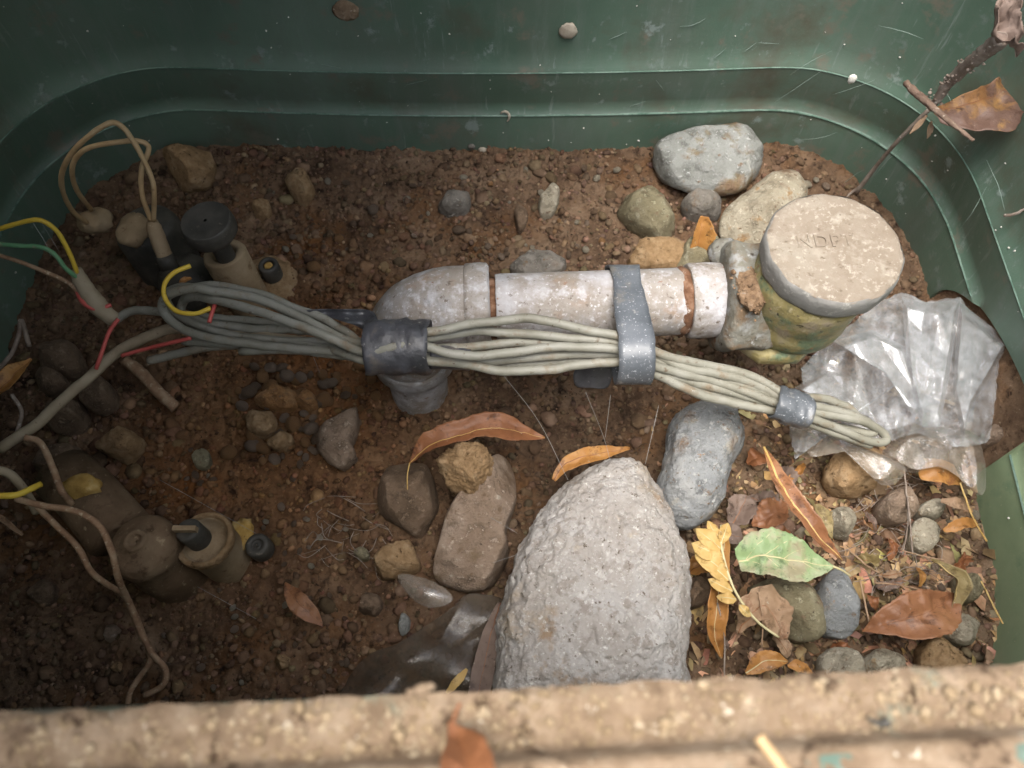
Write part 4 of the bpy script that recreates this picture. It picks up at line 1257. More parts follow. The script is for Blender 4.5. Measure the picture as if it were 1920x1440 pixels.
# the strap round pipe and bundle
bcen = P(1160, 660, 0.0915)
pc = on_axis(1165)
ptsyz = []
for k in range(40):
    a = 2 * pi * k / 40
    ptsyz.append((pc[1] + 0.0173 * cos(a), pc[2] + 0.0173 * sin(a)))
    ptsyz.append((bcen[1] - 0.0015 + 0.0112 * cos(a), bcen[2] - 0.001 + 0.0125 * sin(a)))
ptsyz = sorted(set(ptsyz))
def half(pp):
    h = []
    for p in pp:
        while len(h) >= 2 and (h[-1][0] - h[-2][0]) * (p[1] - h[-2][1]) - (h[-1][1] - h[-2][1]) * (p[0] - h[-2][0]) <= 0:
            h.pop()
        h.append(p)
    return h
hull = half(ptsyz)[:-1] + half(ptsyz[::-1])[:-1]
hull = resample(np.array(hull), 90, True)
sx = pc[0]
V = []
for (yy, z_) in hull:
    for j in range(7):
        t = j / 6 - 0.5
        wd = 0.0160 - 0.0030 * math.exp(-((yy - pc[1]) / 0.012) ** 2)
        V.append((sx + 0.0005 + t * wd + (yy - pc[1]) * -0.02, yy, z_))
V = np.array(V)
dd = V - V.mean(0); dd[:, 0] = 0; dd /= np.linalg.norm(dd, axis=1)[:, None]
V = V + dd * (0.0006 + 0.0005 * fbm(V * 110, 3))[:, None]
V[:, 0] += 0.0007 * fbm(V * np.array((10, 160, 160)), 3)
st = obj('strap', V, grid_faces(len(hull), 7, True), M['strap'])
md = st.modifiers.new('thickness', 'SOLIDIFY'); md.thickness = 0.0012; md.offset = 1
tag(st, 'blue-grey rubber strap wrapped round both the steel pipe and the cables', 'strap')

# ------------------------------------------------------------------ loose wires at the left
def lone(name, label, pts, r, mat, cat='wire', group=None, n=7, jit=0.0002):
    return tag(wire(name, pts, r, M[mat], None, 8, n, jit), label, cat, group)


lone('wire', 'thin red wire rising from the thick cable towards the tape splice', [(180, 692, .069), (193, 655, .074), (205, 622, .078), (222, 598, .080)], 0.0010, 'red_wire')
lone('wire', 'thin red wire lying along the thick cable into the bundle', [(228, 667, .072), (270, 655, .075), (315, 644, .079), (358, 634, .083)], 0.0010, 'red_wire')
lone('wire', 'short red wire at the end of the green and yellow splice', [(142, 540, .085), (155, 566, .083), (180, 580, .080), (208, 572, .078)], 0.0011, 'red_wire')
lone('wire', 'tiny red wire poking out of the cable loops', [(405, 565, .096), (398, 585, .098), (392, 605, .097)], 0.0010, 'red_wire')
lone('wire', 'yellow wire with a bare tip looping through the cable loops', [(357, 498, .105), (325, 512, .106), (308, 535, .104), (310, 560, .100), (330, 583, .098), (365, 588, .098), (395, 578, .098)], 0.0011, 'yellow_wire')
lone('wire', 'yellow wire arching from the left wall to the splice', [(-10, 432, .115), (40, 417, .118), (75, 413, .118), (105, 432, .112), (128, 470, .102), (145, 512, .092)], 0.0011, 'yellow_wire')
lone('wire', 'dusty green wire from the left wall to the splice', [(-10, 457, .110), (40, 461, .109), (80, 464, .107), (105, 480, .102), (125, 505, .096), (155, 528, .088)], 0.0011, 'green_wire')
lone('wire', 'brownish wire running from the left wall to the short red wire', [(-10, 476, .104), (40, 492, .102), (90, 512, .097), (125, 528, .090), (145, 545, .085)], 0.0011, 'root_wire')
lone('wire', 'yellow wire tip sticking in from the lower left wall', [(-10, 930, .085), (30, 928, .083), (55, 918, .08), (76, 908, .076)], 0.0014, 'yellow_wire')
lone('wire', 'pale wire curving down from the thick cable end', [(-10, 880, .075), (20, 890, .072), (50, 925, .062), (68, 960, .05)], 0.0020, 'cable2')
lone('wire', 'brown wire bending over the lower valve body', [(45, 820, .06), (75, 830, .056), (98, 875, .052), (115, 920, .05), (135, 945, .042)], 0.0016, 'root_wire')
lone('wire', 'long brown twisted wire crossing the solenoid to the rim', [(30, 935, .070), (80, 948, .068), (140, 958, .066), (185, 985, .064), (208, 1030, .060), (222, 1085, .048), (240, 1125, .030), (262, 1180, .016), (285, 1225, .010), (310, 1255, .007), (305, 1285, .005), (270, 1305, .004)], 0.0015, 'root_wire')
lone('wire', 'second brown twisted wire joining from the left of the solenoid', [(70, 950, .060), (105, 985, .056), (145, 1025, .052), (170, 1070, .046), (200, 1095, .038), (232, 1115, .030), (252, 1150, .021), (268, 1190, .013), (283, 1235, .008), (265, 1265, .005), (245, 1295, .004), (240, 1320, .003)], 0.0014, 'root_wire')
lone('wire', 'stub of brown tube lying in the gravel below the thick cable', [(235, 677, .012), (262, 697, .011), (295, 733, .008), (330, 765, .003)], 0.0034, 'root_wire', 'tube', jit=0.0006)
lone('wire', 'tan looped wire of the upper valve, inner loop', [(283, 413, .060), (267, 367, .074), (265, 320, .084), (276, 290, .090), (278, 274, .093), (262, 265, .096), (233, 265, .098), (173, 275, .096), (145, 293, .090), (135, 322, .080), (145, 358, .062), (171, 393, .036)], 0.0014, 'tan_wire')
lone('wire', 'tan looped wire of the upper valve, outer and taller loop', [(288, 413, .060), (289, 367, .076), (285, 337, .084), (268, 297, .095), (247, 260, .104), (228, 237, .110), (208, 230, .112), (177, 247, .110), (140, 280, .102), (120, 313, .090), (115, 342, .078), (123, 373, .062), (140, 400, .048), (164, 418, .034)], 0.0014, 'tan_wire')
lone('wire', 'pale fuzzy wire along the left wall', [(-10, 700, .05), (20, 665, .055), (35, 630, .06), (40, 600, .065), (55, 650, .055)], 0.0011, 'twig')
lone('wire', 'pale fuzzy wire dropping from the cobwebbed leaf', [(22, 740, .05), (40, 770, .047), (35, 800, .044), (25, 830, .042)], 0.0010, 'twig')
# splice wrapped in grey dust where green and yellow wires meet
V, F = tube_mesh(crom([P(140, 505, .092), P(160, 540, .085), P(185, 575, .078), P(215, 600, .071)], 6), [0.003, 0.0042, 0.0046, 0.0036], 12, 0.0007)
tag(obj('wire_splice', V, F, M['cable2']), 'dusty taped splice joining the coloured wires to a grey cable', 'splice')

# ------------------------------------------------------------------ irrigation valves
v1 = thing('irrigation_valve', 'muddy valve at the far left with a black disc knob and looped tan wires', 'valve', S(400, 500))
def vcyl(name, base, axis, prof, mat, parent, seg=36, noise=0.0003, facets=None):
    V, F = lathe_mesh(prof, base, axis, seg, 0, facets=facets, sub=2)
    V = V + noise * np.stack([fbm(V * 140 + s, 3) for s in (0, 40, 80)], 1)
    return obj(name, V, F, mat, parent)


kp = P(386, 413, 0.068)
vcyl('flow_stem', np.array((kp[0] + .0035, kp[1] - .006, 0.0)), (-.12, .2, 1), [(0.0125, -0.01), (0.0125, 0.036), (0.0118, 0.038), (0.0075, 0.038), (0.0070, 0.030)], M['tan_plastic'], v1)
vcyl('stem_core', np.array((kp[0] + .002, kp[1] - .0035, 0.030)), (-.05, .12, 1), [(0.0055, -0.004), (0.0055, 0.03)], M['black_plastic'], v1)
knob = vcyl('knob', np.array((kp[0], kp[1], 0.056)), (-.05, .02, 1), [(0.001, 0), (0.0125, 0.0), (0.0142, 0.002), (0.0146, 0.0055), (0.0140, 0.0105), (0.0132, 0.0118), (0.0122, 0.0114), (0.001, 0.0116)], M['black_plastic'], v1, 48)
pb_ = P(505, 502, 0.012)
vcyl('bonnet', np.array((pb_[0] - .006, pb_[1] - .001, -0.006)), (0, 0, 1), [(0.023, 0), (0.019, 0.006), (0.016, 0.0085), (0.001, 0.0095)], M['clod'], v1, 44, 0.0012)
bs = vcyl('bleed_screw', np.array((pb_[0], pb_[1], 0.004)), (0, 0, 1), [(0.0062, 0), (0.0062, 0.010), (0.0055, 0.0115), (0.0034, 0.0115), (0.0032, 0.009), (0.001, 0.009)], M['black_plastic'], v1, 24, 0)
V, F = lathe_mesh([(0.0026, 0.006), (0.0026, 0.0105), (0.0014, 0.011), (0.0002, 0.011)], np.array((pb_[0], pb_[1], 0.004)), seg=16)
obj('screw_core', V, F, M['ochre'], bs)
s0 = P(275, 430, 0.035)
vcyl('solenoid', np.array((s0[0], s0[1], 0.0)), (-.1, .15, 1), [(0.019, -0.01), (0.019, 0.028), (0.017, 0.034), (0.010, 0.036), (0.001, 0.036)], M['black_plastic'], v1)
s1 = P(335, 500, 0.02)
vcyl('valve_dome', np.array((s1[0], s1[1], -0.004)), (0, 0, 1), [(0.017, -0.005), (0.017, 0.012), (0.014, 0.019), (0.007, 0.023), (0.001, 0.024)], M['black_plastic'], v1)
tube('wire_connector', crom([P(284, 414, .058), P(295, 445, .052), P(312, 488, .042)], 5), [0.0030, 0.0042, 0.0044, 0.0044, 0.0044, 0.0046], M['tan_plastic'], v1, 14, 0.0005)
tube('connector_end', [P(308, 478, .0445), P(318, 502, .038)], [0.0050, 0.0052], M['black_plastic'], v1, 14, 0.0003)
V, F = ICO3[0].copy(), ICO3[1]
V = V * np.array((0.009, 0.011, 0.006)) * (1 + 0.4 * fbm(V * 1.8, 3))[:, None] + P(250, 432, .040)
obj('mud_lump', V, F, M['tan_plastic'], v1)
V = ICO3[0] * np.array((0.010, 0.009, 0.006)) * (1 + 0.4 * fbm(ICO3[0] * 1.8 + 4, 3))[:, None] + P(180, 415, .030)
obj('mud_lump', V, F, M['tan_plastic'], v1)

v2 = thing('irrigation_valve', 'muddy valve at the lower left with a big round solenoid and a slotted stem', 'valve', S(300, 1020))
q0 = P(262, 1008, 0.038)
axv = np.array((-0.10, 0.10, 1.0))
vcyl('solenoid', np.array((q0[0] + .0015, q0[1] - .005, 0.0)), axv, [(0.0165, -0.01), (0.0165, 0.010), (0.0156, 0.012), (0.0156, 0.024), (0.0165, 0.0255), (0.0160, 0.031), (0.0142, 0.0345), (0.006, 0.0365), (0.0055, 0.0385), (0.0032, 0.0385), (0.003, 0.0365), (0.0005, 0.0365)], M['brown_plastic'], v2, 48, 0.0005)
tube('valve_body', [P(120, 890, .014), P(165, 930, .016), P(225, 1000, .014)], [0.0155, 0.0155, 0.0160], M['brown_plastic'], v2, 30, 0.0008)
V = ICO3[0] * np.array((0.010, 0.0065, 0.006)) * (1 + 0.3 * fbm(ICO3[0] * 1.6 + 2, 3))[:, None] + P(153, 914, .029)
obj('yellow_collar', V, ICO3[1], M['ochre'], v2)
q1 = P(382, 1008, 0.023)
vcyl('flow_stem', np.array((q1[0] + .003, q1[1] - .003, 0.0)), (-.10, .08, 1), [(0.0128, -0.01), (0.0128, 0.016), (0.0138, 0.018), (0.0138, 0.022), (0.0130, 0.024), (0.0115, 0.0235), (0.010, 0.020), (0.001, 0.020)], M['tan_plastic'], v2, 44, 0.0005)
vcyl('stem_rim', np.array((q1[0] + .003, q1[1] - .003, 0.0)), (-.10, .08, 1), [(0.0114, 0.0232), (0.0126, 0.0252), (0.0141, 0.0250), (0.0146, 0.0225), (0.0141, 0.0195)], M['clod'], v2, 44, 0.0003)
q2 = P(358, 1002, 0.029)
vcyl('slotted_stub', np.array((q2[0] + .001, q2[1], 0.017)), (-.12, .1, 1), [(0.0062, 0), (0.0062, 0.014), (0.0055, 0.0155), (0.0005, 0.0155)], M['black_plastic'], v2, 28, 0.0003)
ck = q2 + np.array((-0.0005, 0.0008, 0.0042))
V, F = slab(ck + np.array((-0.0055, -0.0012, 0)), (0.011, 0.0, 0.0), (0.0, 0.0024, 0), 0.0042)
obj('stub_wing', V, F, M['tan_plastic'], v2, smooth=False)
q3 = P(482, 1022, 0.010)
vcyl('bleed_screw', np.array((q3[0], q3[1], 0.0)), (0, 0, 1), [(0.0062, 0), (0.0064, 0.009), (0.0055, 0.011), (0.0030, 0.011), (0.0028, 0.0095), (0.0012, 0.0095), (0.0010, 0.011), (0.0002, 0.011)], M['black_plastic'], v2, 24, 0.0002)
q4 = P(450, 1005, 0.006)
V = ICO3[0] * np.array((0.006, 0.009, 0.003)) * (1 + 0.8 * fbm(ICO3[0] * 2.6 + 2, 3))[:, None] + q4
obj('ochre_crust', V, ICO3[1], M['ochre'], v2)

# ------------------------------------------------------------------ leaves
def leaf(name, label, mid, wl, wr, mat, fold=(15, 15), curl=0.0, serr=0.0, nser=22, wav=0.0006, seed=1, cat='leaf', group=None, stalk=None, vein=None, veins=0, vein_r=0.00020, n=40, mm=7, parent=None, vmat='vein', tip_taper=True):
    """mid: midrib (px,py,z) from base to tip; wl/wr: half widths in photo px; fold: degrees each half lifts off the plane"""
    C = resample(crom([P(*a) for a in mid], 8), n)
    T = np.gradient(C, axis=0); T /= np.linalg.norm(T, axis=1)[:, None]
    sc_ = pxs(C.mean(0))
    tt = np.linspace(0, 1, n)
    def prof(wd):
        k = len(wd)
        return np.interp(tt, np.linspace(0, 1, k), wd) * sc_
    rs = np.random.RandomState(seed)
    V = []
    for i in range(n):
        side = np.cross((0, 0, 1.0), T[i]); side /= np.linalg.norm(side) + 1e-9      # to the left of the direction base->tip
        upv = np.cross(T[i], side)
        row = []
        for s, wd, fo in ((1, prof(wl), fold[0]), (-1, prof(wr), fold[1])):
            fa = radians(np.interp(tt[i], np.linspace(0, 1, len(fo)), fo)) if not np.isscalar(fo) else radians(fo)
            ww = wd[i]
            if serr:
                ph = (tt[i] * nser) % 1.0
                ww = ww * (1 - serr * ph)
            sub = []
            for j in range(1, mm + 1):
                v = j / mm
                a = fa * (1 - curl * 0.0) + curl * v
                # arc outwards so that the half blade curls
                d_ = side * s * cos(fa + curl * v * 0.5) + upv * sin(fa + curl * v * 0.5)
                sub.append(C[i] + d_ * ww * v)
            row.append(sub)
        V.extend(row[0][::-1]); V.append(C[i]); V.extend(row[1])
    V = np.array(V)
    nv = 2 * mm + 1
    V[:, 2] += wav * fbm(V * 90 + seed * 3, 3) * 3.6
    V[:, :2] += (wav * 0.9) * np.stack([fbm(V * 160 + seed, 2), fbm(V * 160 + seed + 30, 2)], 1)
    base = C[0].copy()
    me_o = obj(name, V - base, grid_faces(n, nv), M[mat])
    me_o.location = base
    md = me_o.modifiers.new('thickness', 'SOLIDIFY'); md.thickness = 0.00022
    if parent:
        me_o.parent = parent
        me_o.location = Vector(base) - parent_world(parent)
    else:
        tag(me_o, label, cat, group)
    Vc = V.reshape(n, nv, 3)
    if vein is not None or veins:
        pts = Vc[:, mm] + np.array((0, 0, 0.0002))
        tube('midrib', pts, [vein_r * 1.5, vein_r, vein_r * 0.5], M[vmat], me_o, 6)
    for k in range(veins):
        i0 = int(n * (0.08 + 0.75 * k / veins))
        for sgn in (1, -1):
            pts = []
            for j in range(0, mm):
                i_ = min(n - 1, i0 + int(j * n * 0.035))
                pts.append(Vc[i_, mm + sgn * j] + np.array((0, 0, 0.00012)))
            tube('side_vein', crom(pts, 2), [vein_r * 0.7, vein_r * 0.3], M[vmat], me_o, 5)
    if stalk:
        tube('stalk', crom([P(*a) for a in stalk], 6), [vein_r * 2.0, vein_r * 1.7], M[vmat if vmat != 'vein' or mat in ('lf_green', 'lf_gold') else 'twig'], me_o, 7)
    return me_o


leaf('leaf', 'fresh green leaf with pale veins lying on the olive oval stone', [(1385, 1052, .046), (1430, 1043, .047), (1490, 1052, .047), (1562, 1062, .044)], [24, 46, 56, 52, 38, 18, 2], [22, 38, 42, 46, 42, 24, 3], 'lf_green',
     (10, 8), 0.25, 0.06, 16, 0.0008, 3, stalk=[(1562, 1062, .044), (1580, 1070, .042), (1594, 1080, .038)], vein=1, veins=4, vein_r=0.00030, n=64, mm=9)
leaf('leaf', 'long curled brown leaf leaning diagonally above the green leaf', [(1433, 838, .040), (1460, 900, .042), (1500, 960, .042), (1535, 1005, .040), (1578, 1050, .034)], [2, 14, 22, 26, 24, 14, 2], [2, 12, 18, 22, 24, 18, 2], 'lf_red',
     ((10, 25, 30, 10), (0, 15, 25, 10)), 0.5, 0.10, 30, 0.0006, 4, vein=1, vmat='lf_gold', vein_r=0.0005)
leaf('leaf', 'olive scrap of leaf beside the long curled leaf', [(1530, 945, .028), (1545, 985, .030), (1560, 1010, .028)], [6, 24, 18, 2], [4, 16, 14, 2], 'lf_olive', (20, 30), 0.3, 0.1, 9, seed=5)
comp = thing('golden_leaf_spray', 'golden compound leaf with paired leaflets beside the green leaf', 'leaf', P(1360, 1060, .03))
tube('stalk', crom([P(1352, 985, .038), P(1352, 1020, .039), P(1365, 1075, .040), P(1385, 1120, .038), P(1420, 1165, .034), P(1460, 1195, .030)], 6), 0.0006, M['vein'], comp, 7)
for (bx, by, tx, ty, wd) in ((1352, 1030, 1316, 1000, 15), (1350, 1010, 1332, 985, 9), (1354, 1045, 1310, 1025, 17), (1362, 1075, 1316, 1040, 19), (1366, 1088, 1335, 1060, 15), (1374, 1108, 1338, 1092, 12), (1380, 1125, 1352, 1120, 10),
                              (1352, 1020, 1362, 990, 10), (1386, 1135, 1402, 1150, 8)):
    wd *= 1.25; tx = bx + (tx - bx) * 1.3; ty = by + (ty - by) * 1.3
    leaf('leaflet', '', [(bx, by, .039), ((bx + tx) / 2, (by + ty) / 2, .041), (tx, ty, .038)], [2, wd * .8, wd, wd * .7, 1], [2, wd * .8, wd, wd * .7, 1], 'lf_gold', (8, 8), 0.2, 0.05, 8, 0.0004, bx % 17, parent=comp, n=18, mm=4, vein=1, vein_r=0.0002)
leaf('leaf', 'narrow tan-orange leaf standing on end beside the big pale stone', [(1360, 995, .030), (1352, 1060, .032), (1345, 1130, .030), (1340, 1190, .024), (1352, 1235, .018)], [4, 16, 22, 24, 22, 3], [4, 14, 18, 22, 16, 2], 'lf_orange', (25, 20), 0.3, 0.04, 18, seed=7,
     stalk=[(1345, 1130, .031), (1358, 1190, .026), (1358, 1268, .020)], vein=1)
leaf('leaf', 'crumpled tan leaf with dark holes under the golden spray', [(1385, 1185, .026), (1410, 1150, .029), (1440, 1140, .030), (1470, 1200, .026)], [4, 34, 42, 36, 6], [4, 22, 40, 36, 5], 'lf_tan', (15, 25), 0.3, 0.12, 12, 0.0016, 8, vein=1, vmat='lf_brown')
leaf('leaf', 'orange-brown leaf lying at the rim below the tan leaf', [(1398, 1262, .022), (1435, 1240, .025), (1478, 1240, .022)], [3, 18, 22, 16, 2], [3, 18, 20, 14, 2], 'lf_orange', (10, 12), 0.2, 0.08, 12, seed=9, vein=1)
leaf('leaf', 'small amber leaf tip beside the rim leaf', [(1476, 1250, .020), (1500, 1250, .021), (1525, 1262, .019)], [3, 14, 10, 2], [3, 12, 10, 2], 'lf_orange', (10, 14), 0.2, 0.05, 8, seed=10)
leaf('leaf', 'glossy red-brown leaf in the lower right litter', [(1618, 1182, .026), (1660, 1170, .030), (1720, 1155, .033), (1798, 1118, .028)], [2, 30, 48, 44, 26, 3], [2, 26, 46, 56, 44, 3], 'lf_red', (12, 14), 0.35, 0.05, 20, 0.0010, 11, vein=1, vmat='lf_brown', n=52)
leaf('leaf', 'folded olive leaf with yellow edge above the glossy red-brown leaf', [(1745, 1050, .034), (1775, 1070, .036), (1795, 1095, .034), (1780, 1160, .026)], [3, 16, 26, 16, 2], [3, 14, 18, 8, 2], 'lf_olive', (30, 45), 0.5, 0.0, seed=12, vein=1, vmat='lf_gold')
leaf('leaf', 'bright orange scrap of leaf near the right wall', [(1770, 995, .026), (1800, 982, .028), (1832, 978, .025)], [4, 10, 11, 9, 6], [4, 13, 12, 12, 6], 'lf_orange', (8, 8), 0.2, 0.15, 6, seed=13)
leaf('leaf', 'pinkish brown scrap of leaf above the bright orange one', [(1765, 938, .026), (1795, 945, .028), (1822, 952, .025)], [4, 12, 11, 3], [4, 12, 10, 3], 'lf_tan', (8, 8), 0.2, 0.1, 6, seed=14)
leaf('leaf', 'amber leaf with a dark spot under the muddy film', [(1725, 895, .024), (1760, 885, .027), (1802, 905, .024)], [8, 26, 26, 6], [6, 24, 22, 6], 'lf_orange', (10, 8), 0.2, 0.08, 9, seed=15)
leaf('leaf', 'orange-red leaf standing upright by the union nut', [(1302, 485, .012), (1310, 450, .024), (1318, 405, .036)], [12, 16, 14, 6], [12, 26, 34, 12], 'lf_orange', (18, 25), 0.3, 0.08, 9, seed=16, vein=1, vmat='lf_brown')
leaf('leaf', 'large curled brown leaf bridging the stones below the riser', [(768, 868, .030), (800, 838, .036), (860, 818, .040), (930, 803, .038), (1022, 822, .028)], [2, 26, 32, 32, 34, 18, 2], [2, 12, 16, 20, 32, 20, 2], 'lf_brown', ((0, 10, 5, 0), (5, 15, 10, 0)), 0.4, 0.10, 34, 0.0008, 17, vein=1, vmat='lf_gold',
     stalk=[(768, 868, .030), (764, 890, .029), (764, 918, .030)])
leaf('leaf', 'small folded orange leaf at the tip of the big pale stone', [(1038, 902, .014), (1060, 870, .018), (1110, 852, .020), (1180, 843, .014)], [4, 12, 16, 12, 3], [4, 18, 20, 12, 2], 'lf_orange', (10, 5), 0.4, 0.06, 18, 0.0008, 18, vein=1, vmat='lf_brown')
leaf('leaf', 'flat rust coloured leaf alone in the dark soil', [(534, 1093, .006), (560, 1130, .008), (605, 1172, .006)], [2, 16, 20, 16, 2], [2, 16, 20, 16, 2], 'lf_red', (6, 6), 0.15, 0.03, 14, 0.0005, 19, vein=1, vmat='lf_brown')
leaf('leaf', 'tall narrow purple-brown leaf beside the big pale stone, at the muddy plastic', [(938, 1130, .020), (918, 1200, .026), (895, 1310, .030)], [6, 16, 22, 24, 22], [6, 14, 20, 22, 20], 'lf_grey', (15, 20), 0.2, 0.0, seed=20, vein=1, vmat='lf_brown')
leaf('leaf', 'yellow scrap of leaf between the muddy plastic and the purple-brown leaf', [(838, 1300, .030), (860, 1275, .030), (876, 1255, .028)], [3, 9, 8, 3], [3, 8, 8, 3], 'lf_gold', (5, 5), 0.1, 0.1, 5, seed=21)
for k, (a, b, c, d, mt, wd, lb) in enumerate(((1372, 985, 1400, 930, 'lf_grey', 34, 'torn grey-brown leaf right of the blue-grey stone'), (1410, 985, 1475, 945, 'lf_red', 34, 'dull red-brown leaf behind the green leaf'), (1345, 1000, 1390, 1010, 'lf_grey', 26, 'flat mauve-brown leaf left of the green leaf'),
                                              (1425, 1010, 1480, 1000, 'lf_red', 22, 'dark red leaf edge tucked behind the green leaf'), (1290, 1075, 1330, 1045, 'lf_orange', 24, 'serrated amber leaf left of the golden spray'), (1400, 870, 1430, 850, 'lf_brown', 22, 'brown leaf scrap at the top of the long curled leaf'),
                                              (1476, 905, 1508, 868, 'lf_orange', 9, 'narrow orange sliver of leaf right of the long curled leaf'), (1722, 1065, 1728, 1098, 'lf_orange', 9, 'tiny orange leaflet in the litter'), (1625, 1115, 1640, 1145, 'lf_brown', 12, 'small rust chip of leaf by the dry stems'),
                                              (1655, 1080, 1690, 1075, 'lf_tan', 10, 'pale tan chip of leaf on the litter'), (1450, 1190, 1480, 1230, 'lf_tan', 18, 'tan leaf edge under the crumpled leaf'), (1640, 995, 1625, 960, 'lf_grey', 10, 'grey leaf chip near the round stone'))):
    z0 = S(a, b)[2] + 0.008
    leaf('leaf', lb, [(a, b, z0), ((a + c) / 2 + 3, (b + d) / 2, z0 + .004), (c, d, z0 + .001)], [3, wd * .8, wd, wd * .8, 3], [3, wd * .7, wd * .9, wd * .7, 3], mt, (12, 18), 0.3, 0.12, 11, 0.0012, 30 + k, vein=1, vmat='lf_brown')
for k, (a, b, an, ln, wd, mt, lb) in enumerate(((1400, 935, 20, 62, 22, 'lf_grey', 'crumpled dusty brown leaf above the mauve-brown leaf'), (1500, 1010, 140, 44, 15, 'lf_tan', 'torn tan scrap between the green leaf and the long curled leaf'),
        (1660, 1015, 75, 40, 13, 'lf_brown', 'small dark scrap left of the flat disc stone'), (1600, 1050, 10, 46, 15, 'lf_olive', 'olive scrap at the end of the green leaf stalk'), (1690, 1090, 160, 50, 16, 'lf_grey', 'dusty grey scrap above the glossy red-brown leaf'),
        (1560, 1208, 35, 36, 13, 'lf_brown', 'dark leaf scrap under the blue-grey angular stone'), (1640, 1205, 80, 34, 12, 'lf_tan', 'tan leaf scrap left of the yellowish rim stone'), (1815, 1040, 120, 40, 13, 'lf_brown', 'brown scrap at the foot of the right wall'),
        (1460, 880, 60, 46, 17, 'lf_grey', 'grey dead leaf beside the narrow orange sliver'), (1330, 1205, 15, 38, 14, 'lf_grey', 'dull scrap of leaf at the foot of the big pale stone'), (1735, 1130, 30, 30, 10, 'lf_gold', 'tiny straw-yellow scrap above the glossy red-brown leaf'), (1850, 1215, 95, 36, 12, 'lf_tan', 'tan scrap in the near right corner'))):
    z0 = S(a, b)[2] + 0.006
    c_, d_ = a + ln * cos(radians(an)), b + ln * sin(radians(an)) * 0.8
    leaf('leaf', lb, [(a, b, z0), ((a + c_) / 2 + 4, (b + d_) / 2 - 3, z0 + .004), (c_, d_, z0 + .002)], [4, wd * .7, wd, wd * .9, wd * .3], [3, wd * .9, wd * .6, wd * .9, wd * .5], mt, (20, 28), 0.5, 0.22, 7, 0.0020, 80 + k, vein=1, vmat='lf_brown')
leaf('leaf', 'orange-brown leaf hanging in cobweb at the left edge', [(-15, 745, .060), (15, 715, .063), (58, 672, .060)], [6, 20, 20, 3], [6, 22, 16, 3], 'lf_orange', (15, 15), 0.3, 0.05, 14, seed=50, vein=1, vmat='lf_brown')
leaf('leaf', 'curled pale leaf tip at the lower left edge', [(-10, 965, .055), (15, 980, .055), (44, 1003, .05)], [6, 9, 8, 3], [6, 9, 9, 4], 'lf_tan', (40, 40), 0.5, 0.0, seed=51)
leaf('leaf', 'orange flake of leaf behind the cable loops', [(335, 535, .05), (345, 525, .052), (358, 520, .05)], [3, 8, 8, 3], [3, 8, 6, 3], 'lf_orange', (10, 10), 0.2, 0.1, 5, seed=52)
leaf('leaf', 'dried brown leaf lying on the muddy near rim', [(845, 1352, .2560), (858, 1385, .2575), (870, 1425, .2620), (880, 1480, .2660)], [3, 34, 52, 60, 60], [3, 22, 40, 54, 60], 'lf_brown', (12, 25), 0.4, 0.0, seed=53, vein=1, vmat='lf_brown',
     stalk=[(848, 1358, .256), (855, 1335, .2555), (863, 1318, .2555)])
lone('straw', 'orange-tan straw lying across the outer lip of the near rim', [(1422, 1380, .2612), (1440, 1405, .2612), (1480, 1455, .2612)], 0.0010, 'tan_wire', 'straw', jit=0.0001)
tube_o = wire('twig_crumb', [(1625, 1345, .2548), (1650, 1357, .2552), (1665, 1352, .2554)], [0.0002, 0.0005, 0.0010], M['black_plastic'], None, 7, 6, 0.0003)
tag(tube_o, 'dark speck of twig stuck in the mud of the near rim', 'twig')

# twig with leaf in the far right corner
tw = thing('twig', 'forked grey twig leaning into the far right corner of the box', 'twig', P(1605, 362, .004))
tube('stem', crom([P(1605, 362, .004), P(1640, 315, .030), P(1680, 268, .058), P(1735, 212, .084), P(1752, 200, .088)], 8), [0.0016, 0.0013, 0.0012, 0.0013, 0.0014], M['twig'], tw, 8, 0.0005)
tube('branch', crom([P(1612, 350, .010), P(1595, 362, .004), P(1585, 372, .002)], 6), [0.0010, 0.0005], M['twig'], tw, 6, 0.0003)
tube('branch', crom([P(1698, 155, .114), P(1715, 172, .115), P(1745, 198, .116), P(1785, 232, .117), P(1826, 264, .116)], 8), [0.0017, 0.0020, 0.0017, 0.0013, 0.0008], M['bark'], tw, 10, 0.0007)
tube('branch', crom([P(1745, 205, .100), P(1775, 160, .116), P(1810, 125, .132), P(1850, 95, .150), P(1880, 70, .162)], 9), [0.0018, 0.0026, 0.0032, 0.0036, 0.004], M['twig'], tw, 10, 0.0014)
fz = []
rs = np.random.RandomState(3)
bp = crom([P(1750, 198, .102), P(1775, 160, .117), P(1810, 125, .133), P(1850, 95, .151)], 30)
cen_ = bp[rs.randint(0, len(bp), 90)] + rs.normal(0, 0.0024, (90, 3))
o = lumps('dust_fluff', cen_, rs.uniform(0.0005, 0.0014, 90), M['twig'], tw)
o['kind'] = 'stuff'
leaf('leaf', 'twisted orange and brown leaf caught on the corner twig', [(1742, 206, .104), (1790, 205, .110), (1850, 185, .112), (1908, 160, .108)], [3, 22, 26, 28, 8], [3, 52, 84, 50, 6], 'lf_corner', ((25, 30, 25, 15), (-12, -18, -12, 5)), 0.5, 0.02, 14, 0.0010, 60, vein=1, vmat='lf_brown',
     stalk=[(1905, 162, .108), (1915, 130, .110), (1925, 100, .112)])
for (a, b, c, d) in ((1738, 218, 1706, 252), (1748, 225, 1738, 260)):
    leaf('dry_bract', '', [(a, b, .096), ((a + c) / 2, (b + d) / 2, .093), (c, d, .089)], [2, 6, 6, 1], [2, 6, 6, 1], 'lf_tan', (15, 15), 0.3, parent=tw, seed=a % 13, n=14, mm=3)
